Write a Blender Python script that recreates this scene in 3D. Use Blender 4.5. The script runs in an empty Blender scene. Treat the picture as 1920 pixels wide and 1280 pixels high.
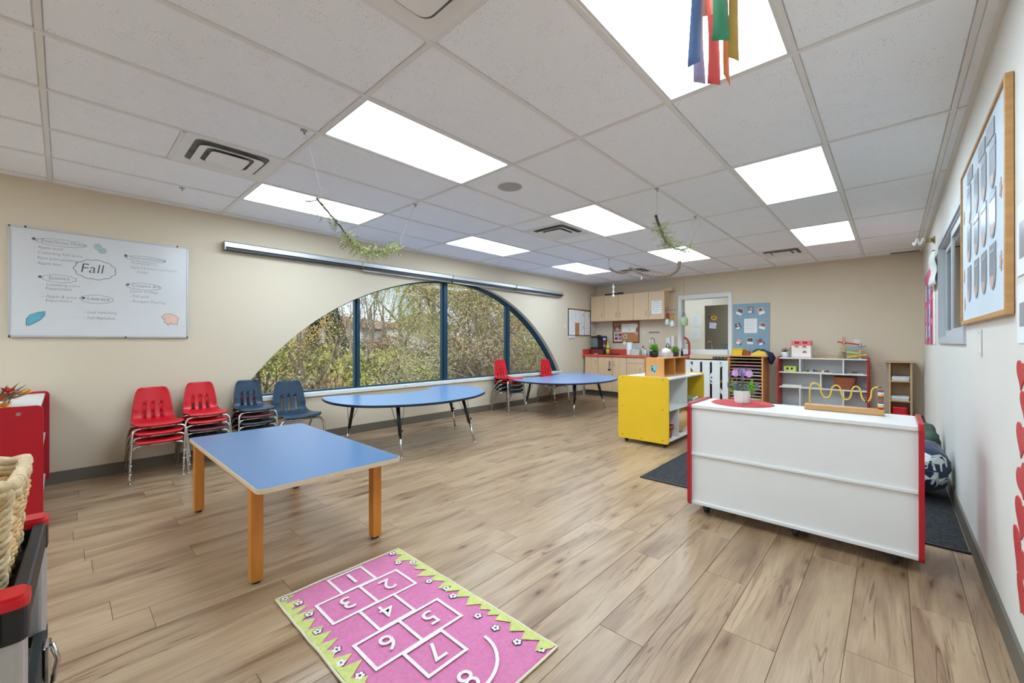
import bpy, bmesh, math, random
from mathutils import Vector, Matrix, Euler, noise
random.seed(7)
S = bpy.context.scene
COL = S.collection
PI = math.pi
R = math.radians

# ------------------------------------------------------------------ camera, sky, exposure
cd = bpy.data.cameras.new('camera'); cam = bpy.data.objects.new('camera', cd); COL.objects.link(cam)
S.camera = cam
cd.sensor_fit = 'HORIZONTAL'; cd.sensor_width = 36.0; cd.lens = 36.0*775.125/1920.0
cd.clip_start = 0.03; cd.clip_end = 500
cam.location = (0, 0, 1.22)
cam.rotation_euler = Euler((R(90.09), R(0.04), R(42.615)), 'XYZ')

S.view_settings.view_transform = 'Standard'; S.view_settings.look = 'None'
S.view_settings.gamma = 1; S.view_settings.use_curve_mapping = False
S.view_settings.exposure = 1.28
LAMP = 6.6            # radiance of the ceiling panels
SKYK = 1.2           # strength of the overcast sky
wd = bpy.data.worlds.new('overcast_sky'); S.world = wd; wd.use_nodes = True
nt = wd.node_tree; nt.nodes.clear()
wo = nt.nodes.new('ShaderNodeOutputWorld'); bg = nt.nodes.new('ShaderNodeBackground')
tc = nt.nodes.new('ShaderNodeTexCoord'); mp = nt.nodes.new('ShaderNodeMapping'); mp.inputs['Scale'].default_value = (1, 1, 3)
nz = nt.nodes.new('ShaderNodeTexNoise'); nz.inputs['Scale'].default_value = 2.2; nz.inputs['Detail'].default_value = 5
cr = nt.nodes.new('ShaderNodeValToRGB')
cr.color_ramp.elements[0].position = .38; cr.color_ramp.elements[0].color = (.31, .38, .47, 1)
cr.color_ramp.elements[1].position = .62; cr.color_ramp.elements[1].color = (.44, .475, .52, 1)
nt.links.new(tc.outputs['Generated'], mp.inputs['Vector']); nt.links.new(mp.outputs[0], nz.inputs['Vector'])
nt.links.new(nz.outputs['Fac'], cr.inputs['Fac']); nt.links.new(cr.outputs[0], bg.inputs['Color'])
bg.inputs['Strength'].default_value = SKYK; nt.links.new(bg.outputs[0], wo.inputs[0])

sd = bpy.data.lights.new('hazy_sun', 'SUN'); sd.energy = 1.5; sd.angle = R(40); sd.color = (1, .96, .9); so = bpy.data.objects.new('hazy_sun', sd); COL.objects.link(so)
so.rotation_euler = Vector((-.72, .30, -.62)).to_track_quat('-Z', 'Y').to_euler()

# ------------------------------------------------------------------ materials
def lin(c):
    return tuple(((v/255)/12.92 if v/255 <= .04045 else ((v/255+.055)/1.055)**2.4) for v in c)
MATS = {}
def mat(name, rgb, rough=.5, metal=0., var=.06, scale=6., bump=0., bscale=80., spec=.5, coat=0., crough=.12, stretch=(1,1,1), sheen=0.):
    """plain procedural material: base colour broken up by a noise, optional fine bump"""
    m = bpy.data.materials.new(name); MATS[name] = m; m.use_nodes = True
    t = m.node_tree; b = t.nodes['Principled BSDF']
    b.inputs['Roughness'].default_value = rough; b.inputs['Metallic'].default_value = metal
    b.inputs['Specular IOR Level'].default_value = spec; b.inputs['Coat Weight'].default_value = coat
    b.inputs['Sheen Weight'].default_value = sheen; b.inputs['Coat Roughness'].default_value = crough
    c = lin(rgb)
    tcn = t.nodes.new('ShaderNodeTexCoord'); mpn = t.nodes.new('ShaderNodeMapping'); mpn.inputs['Scale'].default_value = stretch
    n = t.nodes.new('ShaderNodeTexNoise'); n.inputs['Scale'].default_value = scale; n.inputs['Detail'].default_value = 4
    r = t.nodes.new('ShaderNodeValToRGB')
    r.color_ramp.elements[0].position = .3; r.color_ramp.elements[0].color = tuple(v*(1-var) for v in c)+(1,)
    r.color_ramp.elements[1].position = .7; r.color_ramp.elements[1].color = tuple(min(1, v*(1+var)) for v in c)+(1,)
    t.links.new(tcn.outputs['Object'], mpn.inputs['Vector']); t.links.new(mpn.outputs[0], n.inputs['Vector'])
    t.links.new(n.outputs['Fac'], r.inputs['Fac']); t.links.new(r.outputs[0], b.inputs['Base Color'])
    if bump:
        n2 = t.nodes.new('ShaderNodeTexNoise'); n2.inputs['Scale'].default_value = bscale; n2.inputs['Detail'].default_value = 3
        t.links.new(mpn.outputs[0], n2.inputs['Vector'])
        bp = t.nodes.new('ShaderNodeBump'); bp.inputs['Strength'].default_value = bump; bp.inputs['Distance'].default_value = .01
        t.links.new(n2.outputs['Fac'], bp.inputs['Height']); t.links.new(bp.outputs[0], b.inputs['Normal'])
    return m
def ramp(t, pts):
    r = t.nodes.new('ShaderNodeValToRGB'); e = r.color_ramp.elements
    while len(e) < len(pts): e.new(.5)
    for el, (p, c) in zip(e, pts): el.position = p; el.color = (lin(c) if max(c) > 1 else tuple(c)) + (1,)
    return r

def floor_material():
    m = bpy.data.materials.new('oak_vinyl_plank'); m.use_nodes = True; t = m.node_tree; L = t.links
    b = t.nodes['Principled BSDF']
    geo = t.nodes.new('ShaderNodeNewGeometry'); oi = t.nodes.new('ShaderNodeObjectInfo')
    comb = t.nodes.new('ShaderNodeCombineXYZ')
    mul = t.nodes.new('ShaderNodeMath'); mul.operation = 'MULTIPLY'; mul.inputs[1].default_value = 37.
    L.new(oi.outputs['Random'], mul.inputs[0]); L.new(mul.outputs[0], comb.inputs[0]); L.new(mul.outputs[0], comb.inputs[1]); L.new(mul.outputs[0], comb.inputs[2])
    add = t.nodes.new('ShaderNodeVectorMath'); add.operation = 'ADD'; L.new(geo.outputs['Position'], add.inputs[0]); L.new(comb.outputs[0], add.inputs[1])
    def noise_(scale, sc, det, dist=0., rough=.55):
        mp = t.nodes.new('ShaderNodeMapping'); mp.inputs['Scale'].default_value = sc
        n = t.nodes.new('ShaderNodeTexNoise'); n.inputs['Scale'].default_value = scale; n.inputs['Detail'].default_value = det
        n.inputs['Distortion'].default_value = dist; n.inputs['Roughness'].default_value = rough
        L.new(add.outputs[0], mp.inputs['Vector']); L.new(mp.outputs[0], n.inputs['Vector']); return n
    broad = noise_(1., (7, .9, 1), 5, 1.2)          # cathedral bands
    r1 = ramp(t, [(.28, (126, 98, 72)), (.42, (160, 131, 101)), (.55, (177, 149, 117)), (.75, (186, 160, 129))])
    L.new(broad.outputs['Fac'], r1.inputs['Fac'])
    fine = noise_(1., (150, 5, 1), 4, .3)            # fibres
    rf = ramp(t, [(.3, (.80, .78, .76)), (.6, (1., 1., 1.))])
    L.new(fine.outputs['Fac'], rf.inputs['Fac'])
    mx = t.nodes.new('ShaderNodeMix'); mx.data_type = 'RGBA'; mx.blend_type = 'MULTIPLY'; mx.inputs['Factor'].default_value = .75
    L.new(r1.outputs[0], mx.inputs['A']); L.new(rf.outputs[0], mx.inputs['B'])
    streak = noise_(1., (16, 1.1, 1), 3, 2.2)        # dark mineral streaks
    rs = ramp(t, [(.60, (1., 1., 1.)), (.72, (.62, .52, .43))])
    L.new(streak.outputs['Fac'], rs.inputs['Fac'])
    mx2 = t.nodes.new('ShaderNodeMix'); mx2.data_type = 'RGBA'; mx2.blend_type = 'MULTIPLY'; mx2.inputs['Factor'].default_value = .85
    L.new(mx.outputs['Result'], mx2.inputs['A']); L.new(rs.outputs[0], mx2.inputs['B'])
    mpk = t.nodes.new('ShaderNodeMapping'); mpk.inputs['Scale'].default_value = (5.2, 1.7, 1)
    vk = t.nodes.new('ShaderNodeTexVoronoi'); vk.voronoi_dimensions = '2D'; vk.inputs['Scale'].default_value = 1.; L.new(add.outputs[0], mpk.inputs['Vector'])
    wob = noise_(1., (30, 10, 1), 3, 0.)
    wa = t.nodes.new('ShaderNodeVectorMath'); wa.operation = 'SCALE'; wa.inputs['Scale'].default_value = .16; L.new(wob.outputs['Color'], wa.inputs[0])
    wb = t.nodes.new('ShaderNodeVectorMath'); wb.operation = 'ADD'; L.new(mpk.outputs[0], wb.inputs[0]); L.new(wa.outputs[0], wb.inputs[1]); L.new(wb.outputs[0], vk.inputs['Vector'])
    rk = ramp(t, [(.015, (.20, .14, .10)), (.045, (.50, .40, .31)), (.10, (.84, .78, .71)), (.22, (1., 1., 1.))])   # knots
    L.new(vk.outputs['Distance'], rk.inputs['Fac'])
    mx3 = t.nodes.new('ShaderNodeMix'); mx3.data_type = 'RGBA'; mx3.blend_type = 'MULTIPLY'; mx3.inputs['Factor'].default_value = .9
    kn = noise_(1., (2.6, .9, 1), 1, 0.); rkn = ramp(t, [(.44, (0., 0., 0.)), (.54, (.92, .92, .92))]); L.new(kn.outputs['Fac'], rkn.inputs['Fac']); L.new(rkn.outputs[0], mx3.inputs['Factor'])
    L.new(mx2.outputs['Result'], mx3.inputs['A']); L.new(rk.outputs[0], mx3.inputs['B'])
    ck = noise_(1., (15, .8, 1), 2, 1.0); rc_ = ramp(t, [(.482, (1., 1., 1.)), (.495, (.52, .42, .34)), (.505, (.52, .42, .34)), (.518, (1., 1., 1.))]); L.new(ck.outputs['Fac'], rc_.inputs['Fac'])
    cm = noise_(1., (4, 1.1, 1), 2, 0.); rm = ramp(t, [(.52, (0., 0., 0.)), (.62, (1., 1., 1.))]); L.new(cm.outputs['Fac'], rm.inputs['Fac'])
    mxc = t.nodes.new('ShaderNodeMix'); mxc.data_type = 'RGBA'; mxc.blend_type = 'MULTIPLY'; L.new(rm.outputs[0], mxc.inputs['Factor']); L.new(mx3.outputs['Result'], mxc.inputs['A']); L.new(rc_.outputs[0], mxc.inputs['B']); mx3 = mxc
    rt = ramp(t, [(0., (.90, .88, .86)), (1., (1., .99, .98))])            # plank to plank tone
    L.new(oi.outputs['Random'], rt.inputs['Fac'])
    mx4 = t.nodes.new('ShaderNodeMix'); mx4.data_type = 'RGBA'; mx4.blend_type = 'MULTIPLY'; mx4.inputs['Factor'].default_value = 1.
    L.new(mx3.outputs['Result'], mx4.inputs['A']); L.new(rt.outputs[0], mx4.inputs['B'])
    L.new(mx4.outputs['Result'], b.inputs['Base Color'])
    b.inputs['Roughness'].default_value = .34; b.inputs['Specular IOR Level'].default_value = .5
    bp = t.nodes.new('ShaderNodeBump'); bp.inputs['Strength'].default_value = .12; bp.inputs['Distance'].default_value = .004
    L.new(fine.outputs['Fac'], bp.inputs['Height']); L.new(bp.outputs[0], b.inputs['Normal'])
    return m
M_FLOOR = floor_material()

def tile_material():
    m = bpy.data.materials.new('mineral_fibre_tile'); m.use_nodes = True; t = m.node_tree; L = t.links
    b = t.nodes['Principled BSDF']; b.inputs['Roughness'].default_value = .95; b.inputs['Specular IOR Level'].default_value = .1
    g = t.nodes.new('ShaderNodeNewGeometry')
    v = t.nodes.new('ShaderNodeTexVoronoi'); v.inputs['Scale'].default_value = 95.; v.inputs['Randomness'].default_value = 1.
    L.new(g.outputs['Position'], v.inputs['Vector'])
    r = ramp(t, [(.12, (.42, .41, .40)), (.22, (1., 1., 1.))]); L.new(v.outputs['Distance'], r.inputs['Fac'])
    n = t.nodes.new('ShaderNodeTexNoise'); n.inputs['Scale'].default_value = 9.; n.inputs['Detail'].default_value = 6; L.new(g.outputs['Position'], n.inputs['Vector'])
    r2 = ramp(t, [(.40, (0., 0., 0.)), (.56, (1., 1., 1.))]); L.new(n.outputs['Fac'], r2.inputs['Fac'])
    mx = t.nodes.new('ShaderNodeMix'); mx.data_type = 'RGBA'; mx.blend_type = 'MIX'
    L.new(r2.outputs[0], mx.inputs['Factor']); mx.inputs['A'].default_value = (1, 1, 1, 1); L.new(r.outputs[0], mx.inputs['B'])
    mm = t.nodes.new('ShaderNodeMix'); mm.data_type = 'RGBA'; mm.blend_type = 'MULTIPLY'; mm.inputs['Factor'].default_value = 1
    mm.inputs['A'].default_value = lin((247, 250, 254))+(1,); L.new(mx.outputs['Result'], mm.inputs['B'])
    L.new(mm.outputs['Result'], b.inputs['Base Color'])
    return m
M_TILE = tile_material()

def emis(name, rgb, k):
    m = bpy.data.materials.new(name); m.use_nodes = True; t = m.node_tree
    b = t.nodes['Principled BSDF']; b.inputs['Base Color'].default_value = (.9, .9, .9, 1)
    n = t.nodes.new('ShaderNodeTexNoise'); n.inputs['Scale'].default_value = 2
    c = lin(rgb); r = ramp(t, [(0, tuple(c)), (1, tuple(min(1, v*1.01) for v in c))]); t.links.new(n.outputs['Fac'], r.inputs['Fac'])
    t.links.new(r.outputs[0], b.inputs['Emission Color']); b.inputs['Emission Strength'].default_value = k
    return m
M_LAMP2 = emis('back_room_diffuser', (215, 236, 255), LAMP*.5)
M_LAMP = emis('light_diffuser', (215, 236, 255), LAMP)

def glass_material(name, tint=(1, 1, 1), ior=1.45):
    m = bpy.data.materials.new(name); m.use_nodes = True; t = m.node_tree; t.nodes.clear()
    o = t.nodes.new('ShaderNodeOutputMaterial'); mix = t.nodes.new('ShaderNodeMixShader')
    tr = t.nodes.new('ShaderNodeBsdfTransparent'); tr.inputs['Color'].default_value = tint+(1,)
    gl = t.nodes.new('ShaderNodeBsdfGlossy'); gl.inputs['Roughness'].default_value = .0
    fr = t.nodes.new('ShaderNodeFresnel'); fr.inputs['IOR'].default_value = ior
    t.links.new(fr.outputs[0], mix.inputs[0]); t.links.new(tr.outputs[0], mix.inputs[1]); t.links.new(gl.outputs[0], mix.inputs[2])
    t.links.new(mix.outputs[0], o.inputs[0]); return m
M_GLASS = glass_material('window_glass', (.98, .99, .98), 1.22)

def foliage(name, stops, scale=1.3):
    m = bpy.data.materials.new(name); m.use_nodes = True; t = m.node_tree; L = t.links
    b = t.nodes['Principled BSDF']; b.inputs['Roughness'].default_value = .75; b.inputs['Specular IOR Level'].default_value = .2
    g = t.nodes.new('ShaderNodeNewGeometry'); n = t.nodes.new('ShaderNodeTexNoise'); n.inputs['Scale'].default_value = scale; n.inputs['Detail'].default_value = 2
    L.new(g.outputs['Position'], n.inputs['Vector'])
    k = len(stops); r = ramp(t, [(.3+.4*i/(k-1), s) for i, s in enumerate(stops)])
    wn = t.nodes.new('ShaderNodeTexNoise'); wn.inputs['Scale'].default_value = 25.; L.new(g.outputs['Position'], wn.inputs['Vector'])
    ad = t.nodes.new('ShaderNodeMath'); ad.operation = 'MULTIPLY_ADD'; ad.inputs[1].default_value = .5; 
    L.new(wn.outputs['Fac'], ad.inputs[0]); sb = t.nodes.new('ShaderNodeMath'); sb.operation = 'SUBTRACT'; sb.inputs[1].default_value = .25
    L.new(n.outputs['Fac'], sb.inputs[0]); L.new(sb.outputs[0], ad.inputs[2]); L.new(ad.outputs[0], r.inputs['Fac'])
    L.new(r.outputs[0], b.inputs['Base Color'])
    return m

M_WALL = mat('beige_wall_paint', (214, 199, 174), .7, var=.015, scale=1.2, bump=.05, bscale=300, spec=.3)
M_WALLR = mat('pale_wall_paint', (226, 221, 211), .6, var=.02, scale=1.5, bump=.05, bscale=300, spec=.3)
M_BASE = mat('taupe_vinyl_base', (104, 98, 86), .5, var=.04)
M_TEE = mat('grid_tee', (232, 230, 226), .5, var=.01)
M_WHITE = mat('white_melamine', (226, 225, 221), .35, var=.01)
M_WHITE2 = mat('white_trim', (222, 224, 220), .4, var=.01)
M_PAPER = mat('paper', (235, 235, 232), .8, var=.02)
M_RED = mat('red_laminate', (176, 18, 34), .3, var=.03)
M_REDP = mat('red_plastic', (200, 20, 32), .35, var=.05, scale=3)
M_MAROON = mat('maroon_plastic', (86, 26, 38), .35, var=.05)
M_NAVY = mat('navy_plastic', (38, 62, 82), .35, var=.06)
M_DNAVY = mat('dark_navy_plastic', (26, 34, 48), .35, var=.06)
M_CHROME = mat('chrome', (205, 203, 200), .14, 1., var=.02)
M_STEEL = mat('brushed_steel', (170, 170, 168), .35, 1., var=.04)
M_ALU = mat('satin_aluminium', (190, 190, 188), .4, .6, var=.03, stretch=(1, 1, .05))
M_BLACK = mat('black_plastic', (26, 27, 29), .45, var=.15)
M_DARK = mat('charcoal', (45, 46, 50), .5, var=.1)
M_BLUE = mat('blue_laminate', (54, 108, 158), .3, var=.02, scale=3, coat=.3, crough=.2)
M_BLUE2 = mat('blue_table_laminate', (116, 162, 212), .3, var=.02, scale=3, coat=.5, crough=.22)
M_BIRCH = mat('birch_edge', (214, 194, 160), .5, var=.05, scale=20)
M_HONEY = mat('honey_wood', (200, 128, 48), .35, var=.1, scale=4, stretch=(8, 8, .6))
M_MAPLE = mat('maple_laminate', (214, 182, 144), .45, var=.04, scale=3, stretch=(6, 6, .5))
M_ORANGEW = mat('orange_birch', (214, 150, 84), .45, var=.06, scale=4, stretch=(5, 5, .6))
M_WOOD = mat('light_pine', (196, 160, 118), .5, var=.08, scale=5, stretch=(6, 6, .6))
M_OAK = mat('oiled_oak', (196, 148, 92), .45, var=.12, scale=6, stretch=(.6, 8, 8))
M_YELLOW = mat('yellow_laminate', (240, 196, 40), .35, var=.02)
M_CORAL = mat('coral_laminate', (206, 84, 66), .35, var=.05)
M_FRAMEB = mat('blue_window_frame', (16, 58, 78), .3, .1, var=.05)
M_CORK = mat('cork', (186, 128, 80), .85, var=.15, scale=60, bump=.3, bscale=200)
M_GREY = mat('grey_paint', (190, 194, 196), .45, var=.02)
M_MAT = mat('charcoal_mat', (50, 51, 54), .95, var=.85, scale=70, bump=.8, bscale=260)
M_TERRA = mat('terracotta', (160, 88, 60), .7, var=.08)
M_LEAFG = mat('leaf_green', (112, 168, 50), .5, var=.2, scale=30)
M_LEAFD = mat('leaf_dark', (84, 120, 70), .6, var=.25, scale=30)
M_BARK = mat('bark', (120, 106, 92), .9, var=.25, scale=8, bump=.5, bscale=30)
M_BARKD = mat('dark_bark', (78, 68, 58), .9, var=.25, scale=8, bump=.5, bscale=30)
M_INK = mat('marker_ink', (70, 68, 76), .6, var=.1); M_INKP = mat('pale_marker_ink', (104, 102, 110), .6, var=.2, scale=60)
M_INKG = mat('faded_teal_marker', (150, 168, 166), .6, var=.1)
M_PRINT = mat('grey_print', (160, 160, 162), .7, var=.1)
M_STRING = mat('string', (190, 182, 166), .7, var=.05)

# ------------------------------------------------------------------ mesh helpers (everything is given in world coordinates)
def B(): return bmesh.new()
def box(bm, x0, x1, y0, y1, z0, z1, bev=0., seg=1, rot=None):
    cx, cy, cz = (x0+x1)/2, (y0+y1)/2, (z0+z1)/2
    r = bmesh.ops.create_cube(bm, size=1)
    vs = r['verts']
    bmesh.ops.scale(bm, vec=(abs(x1-x0), abs(y1-y0), abs(z1-z0)), verts=vs)
    if bev > 0:
        es = list({e for v in vs for e in v.link_edges})
        g = bmesh.ops.bevel(bm, geom=es, offset=bev, segments=seg, affect='EDGES', profile=.5)
        vs = list({v for f in g['faces'] for v in f.verts} | {v for v in vs if v.is_valid})
    if rot is not None: bmesh.ops.rotate(bm, cent=(0, 0, 0), matrix=rot, verts=vs)
    bmesh.ops.translate(bm, vec=(cx, cy, cz), verts=vs)
    return vs
def boxc(bm, c, s, bev=0., rot=None, seg=1):
    return box(bm, c[0]-s[0]/2, c[0]+s[0]/2, c[1]-s[1]/2, c[1]+s[1]/2, c[2]-s[2]/2, c[2]+s[2]/2, bev, seg, rot)
def tube(bm, pts, rad, n=8, cap=True, closed=False):
    """round tube along a polyline; rad a number or one per point"""
    pts = [Vector(p) for p in pts]; k = len(pts)
    if not hasattr(rad, '__len__'): rad = [rad]*k
    rings = []; prev = None
    for i, p in enumerate(pts):
        if closed: d = pts[(i+1) % k]-pts[i-1]
        else: d = pts[min(i+1, k-1)]-pts[max(i-1, 0)]
        d.normalize()
        if prev is None:
            a = Vector((0, 0, 1)) if abs(d.z) < .9 else Vector((1, 0, 0)); u = d.cross(a).normalized()
        else:
            u = prev-d*prev.dot(d)
            u = u.normalized() if u.length > 1e-6 else d.orthogonal().normalized()
        prev = u; w = d.cross(u)
        rings.append([bm.verts.new(p+(u*math.cos(2*PI*j/n)+w*math.sin(2*PI*j/n))*rad[i]) for j in range(n)])
    last = k if closed else k-1
    for i in range(last):
        a, b = rings[i], rings[(i+1) % k]
        for j in range(n):
            f = bm.faces.new((a[j], a[(j+1) % n], b[(j+1) % n], b[j])); f.smooth = True
    if cap and not closed:
        bm.faces.new(list(reversed(rings[0]))); bm.faces.new(rings[-1])
def cyl(bm, p0, p1, r0, r1=None, n=16): tube(bm, [p0, p1], [r0, r0 if r1 is None else r1], n)
def lathe(bm, c, prof, n=20, cap=True):
    """prof: (radius, z) from bottom to top about the vertical through c"""
    rings = [[bm.verts.new((c[0]+r*math.cos(2*PI*j/n), c[1]+r*math.sin(2*PI*j/n), c[2]+z)) for j in range(n)] for r, z in prof]
    for a, b in zip(rings, rings[1:]):
        for j in range(n):
            f = bm.faces.new((a[j], a[(j+1) % n], b[(j+1) % n], b[j])); f.smooth = True
    if cap: bm.faces.new(list(reversed(rings[0]))); bm.faces.new(rings[-1])
def prism(bm, pts, off):
    """flat polygon pts (3-D, coplanar) extruded by vector off"""
    off = Vector(off); a = [bm.verts.new(p) for p in pts]; b = [bm.verts.new(Vector(p)+off) for p in pts]
    bm.faces.new(a); bm.faces.new(list(reversed(b)))
    for i in range(len(a)):
        j = (i+1) % len(a); bm.faces.new((a[i], b[i], b[j], a[j]))
def sphere(bm, c, r, u=14, v=9, sc=(1, 1, 1)):
    g = bmesh.ops.create_uvsphere(bm, u_segments=u, v_segments=v, radius=r)
    bmesh.ops.scale(bm, vec=sc, verts=g['verts']); bmesh.ops.translate(bm, vec=c, verts=g['verts'])
    for w in g['verts']:
        for f in w.link_faces: f.smooth = True
    return g['verts']
def rrect(w, h, r, n=4, cx=0, cy=0):
    out = []
    for (sx, sy, a0) in ((1, 1, 0), (-1, 1, 90), (-1, -1, 180), (1, -1, 270)):
        for i in range(n+1):
            a = R(a0+90*i/n); out.append((cx+sx*(w/2-r)+r*math.cos(a), cy+sy*(h/2-r)+r*math.sin(a)))
    return out
def spline(pts, n=8, closed=True):
    out = []; k = len(pts)
    for i in range(k if closed else k-1):
        g = lambda j: Vector(pts[j % k] if closed else pts[max(0, min(k-1, j))])
        p0, p1, p2, p3 = g(i-1), g(i), g(i+1), g(i+2)
        for s in range(n):
            t = s/n
            out.append(.5*((2*p1)+(p2-p0)*t+(2*p0-5*p1+4*p2-p3)*t*t+(3*p1-p0-3*p2+p3)*t*t*t))
    if not closed: out.append(Vector(pts[-1]))
    return out

WM = {}     # world matrix of each parent, kept by name
def world_of(p): return WM.get(p.name, Matrix.Identity(4)) if p else Matrix.Identity(4)
def thing(name, label, cat, loc=(0, 0, 0), rotz=0., group=None, kind=None, parent=None):
    o = bpy.data.objects.new(name, None); COL.objects.link(o); o.empty_display_size = .1
    mw = Matrix.Translation(loc) @ Matrix.Rotation(rotz, 4, 'Z')
    WM[o.name] = mw
    if parent: o.parent = parent; o.matrix_basis = world_of(parent).inverted() @ mw
    else: o.location = loc; o.rotation_euler = (0, 0, rotz)
    if label: o['label'] = label
    if cat: o['category'] = cat
    if group: o['group'] = group
    if kind: o['kind'] = kind
    return o
def add(name, bm, m, parent=None, label=None, cat=None, group=None, kind=None, smooth=False, local=False, mods=None, recalc=True):
    """link a bmesh as ONE object; world coordinates in, parent's local frame stored (local=True: already local)"""
    if recalc: bmesh.ops.recalc_face_normals(bm, faces=bm.faces)
    me = bpy.data.meshes.new(name)
    if parent is None and not local:
        xs = [v.co for v in bm.verts]
        lo = Vector((min(v.x for v in xs), min(v.y for v in xs), min(v.z for v in xs))); hi = Vector((max(v.x for v in xs), max(v.y for v in xs), max(v.z for v in xs)))
        org = Vector(((lo.x+hi.x)/2, (lo.y+hi.y)/2, lo.z)); mw = Matrix.Translation(org)
    else: mw = world_of(parent)
    if not local: bmesh.ops.transform(bm, matrix=mw.inverted(), verts=bm.verts)
    if smooth:
        for f in bm.faces: f.smooth = True
    bm.to_mesh(me); bm.free()
    for k in (m if isinstance(m, (list, tuple)) else [m]): me.materials.append(k)
    o = bpy.data.objects.new(name, me); COL.objects.link(o)
    if parent: o.parent = parent
    elif not local: o.location = mw.translation
    WM[o.name] = mw
    if label: o['label'] = label
    if cat: o['category'] = cat
    if group: o['group'] = group
    if kind: o['kind'] = kind
    return o
def struct(name, bm, m, parent=None): return add(name, bm, m, parent, kind=None if parent else 'structure')
def sbox(name, x0, x1, y0, y1, z0, z1, m, parent=None, bev=0., **k):
    bm = B(); box(bm, x0, x1, y0, y1, z0, z1, bev); return add(name, bm, m, parent, **k)
def raw(name, verts, faces, m, parent=None, smooth=False, mi=None, **k):
    me = bpy.data.meshes.new(name); me.from_pydata(verts, [], faces)
    for q in (m if isinstance(m, (list, tuple)) else [m]): me.materials.append(q)
    if mi: me.polygons.foreach_set('material_index', mi)
    if smooth: me.polygons.foreach_set('use_smooth', [True]*len(me.polygons))
    o = bpy.data.objects.new(name, me); COL.objects.link(o)
    if parent: o.parent = parent
    for q, v in k.items(): o[q] = v
    WM[o.name] = world_of(parent)
    return o
def inst(me, name, loc, parent):
    o = bpy.data.objects.new(name, me); COL.objects.link(o); o.parent = parent; o.location = loc; return o
def copy_tree(o, parent=None):
    c = o.copy(); COL.objects.link(c)
    if parent: c.parent = parent
    for ch in o.children: copy_tree(ch, c)
    return c
def text(s, size, o, right, up, m, parent, name='lettering', align='LEFT', shear=0., space=1., sx=1., label=None, bold=0.):
    """flat lettering as a mesh lying on the plane spanned by right and up at point o"""
    cu = bpy.data.curves.new(name, 'FONT'); cu.body = s; cu.size = size; cu.align_x = align; cu.shear = shear
    cu.space_character = space; cu.resolution_u = 3; cu.extrude = 0; cu.offset = bold
    t = bpy.data.objects.new(name, cu); me = bpy.data.meshes.new_from_object(t); bpy.data.objects.remove(t); bpy.data.curves.remove(cu)
    right = Vector(right).normalized(); up = Vector(up).normalized(); nrm = right.cross(up)
    mt = Matrix((right, up, nrm)).transposed().to_4x4(); mt = Matrix.Translation(o) @ mt @ Matrix.Diagonal((sx, 1, 1, 1))
    me.transform(world_of(parent).inverted() @ mt); me.materials.clear(); me.materials.append(m); me.name = name
    ob = bpy.data.objects.new(name, me); COL.objects.link(ob)
    if parent: ob.parent = parent
    if label: ob['label'] = label
    WM[ob.name] = world_of(parent)
    return ob
# ------------------------------------------------------------------ the room
XL, XR, YF, YB, H = -5.313, .345, 8.805, -4.953, 2.6
GX, GY = -1.56, 1.147
SILL = .57
AC, AR = (4.30, None), None
def arch(y):
    """height of the arch above the floor at y (None outside)"""
    c, hw, rise = 4.305, 3.03, 1.655
    rad = (hw*hw+rise*rise)/(2*rise); d = y-c
    if abs(d) > hw: return SILL
    skew = .055*math.sin(PI*(d/hw))
    return SILL+max(0, math.sqrt(max(0, rad*rad-d*d))-(rad-rise))+skew*(1-abs(d)/hw)*1.2
Y0, Y1 = 4.305-3.03, 4.305+3.03

# floor: slab + planks
fl = sbox('floor', XL-.1, XR+.1, YB-.1, YF+.1, -.12, -.004, mat('plank_joint', (104, 84, 66), .9), kind='structure')
PW, PL, GAP = .1985, 1.22, .0007
def plank_bm(w, l):
    bm = B(); vs = [(-w/2+GAP, -l/2+GAP), (w/2-GAP, -l/2+GAP), (w/2-GAP, l/2-GAP), (-w/2+GAP, l/2-GAP)]
    c = .0012
    lo = [bm.verts.new((x, y, -.004)) for x, y in vs]; md = [bm.verts.new((x, y, -c)) for x, y in vs]
    hi = [bm.verts.new((x-math.copysign(c, x), y-math.copysign(c, y), 0)) for x, y in vs]
    bm.faces.new(hi)
    for a, b in ((lo, md), (md, hi)):
        for i in range(4): bm.faces.new((a[i], a[(i+1) % 4], b[(i+1) % 4], b[i]))
    bmesh.ops.recalc_face_normals(bm, faces=bm.faces); return bm
def plank_mesh(w, l):
    bm = plank_bm(w, l); me = bpy.data.meshes.new('plank'); bm.to_mesh(me); bm.free(); me.materials.append(M_FLOOR); return me
full = plank_mesh(PW, PL)
YS = -.45
k0 = math.floor((XL+.339)/PW)
offs = {0: 2.903, -1: 1.90}
k = k0
while -.339+k*PW < XR:
    x0 = max(XL, -.339+k*PW); x1 = min(XR, -.339+(k+1)*PW)
    if x1-x0 > .01:
        off = {0: 2.903, -1: 1.90, -2: 1.10, 1: 2.10}.get(k, random.uniform(0, PL))
        y = off-PL*math.ceil((off-YS)/PL)
        while y < YF:
            a, b = max(YS, y), min(YF, y+PL)
            if b-a > .03:
                whole = (b-a) > PL-1e-4 and (x1-x0) > PW-1e-4
                inst(full if whole else plank_mesh(x1-x0, b-a), 'plank', ((x0+x1)/2, (a+b)/2, 0), fl)
                # (slab origin offset is removed below)
            y += PL
    k += 1
for ch in fl.children: ch.location = Vector(ch.location)-fl.location
bm = B(); x = XL
while x < XR:
    yy = YB
    while yy < YS-.01:
        w = min(PW, XR-x); l = min(PL, YS-yy)
        box(bm, x+.001, x+w-.001, yy+.001, yy+l-.001, -.004, 0); yy += PL
    x += PW
add('plank_field', bm, M_FLOOR, fl, kind='stuff')

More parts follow.
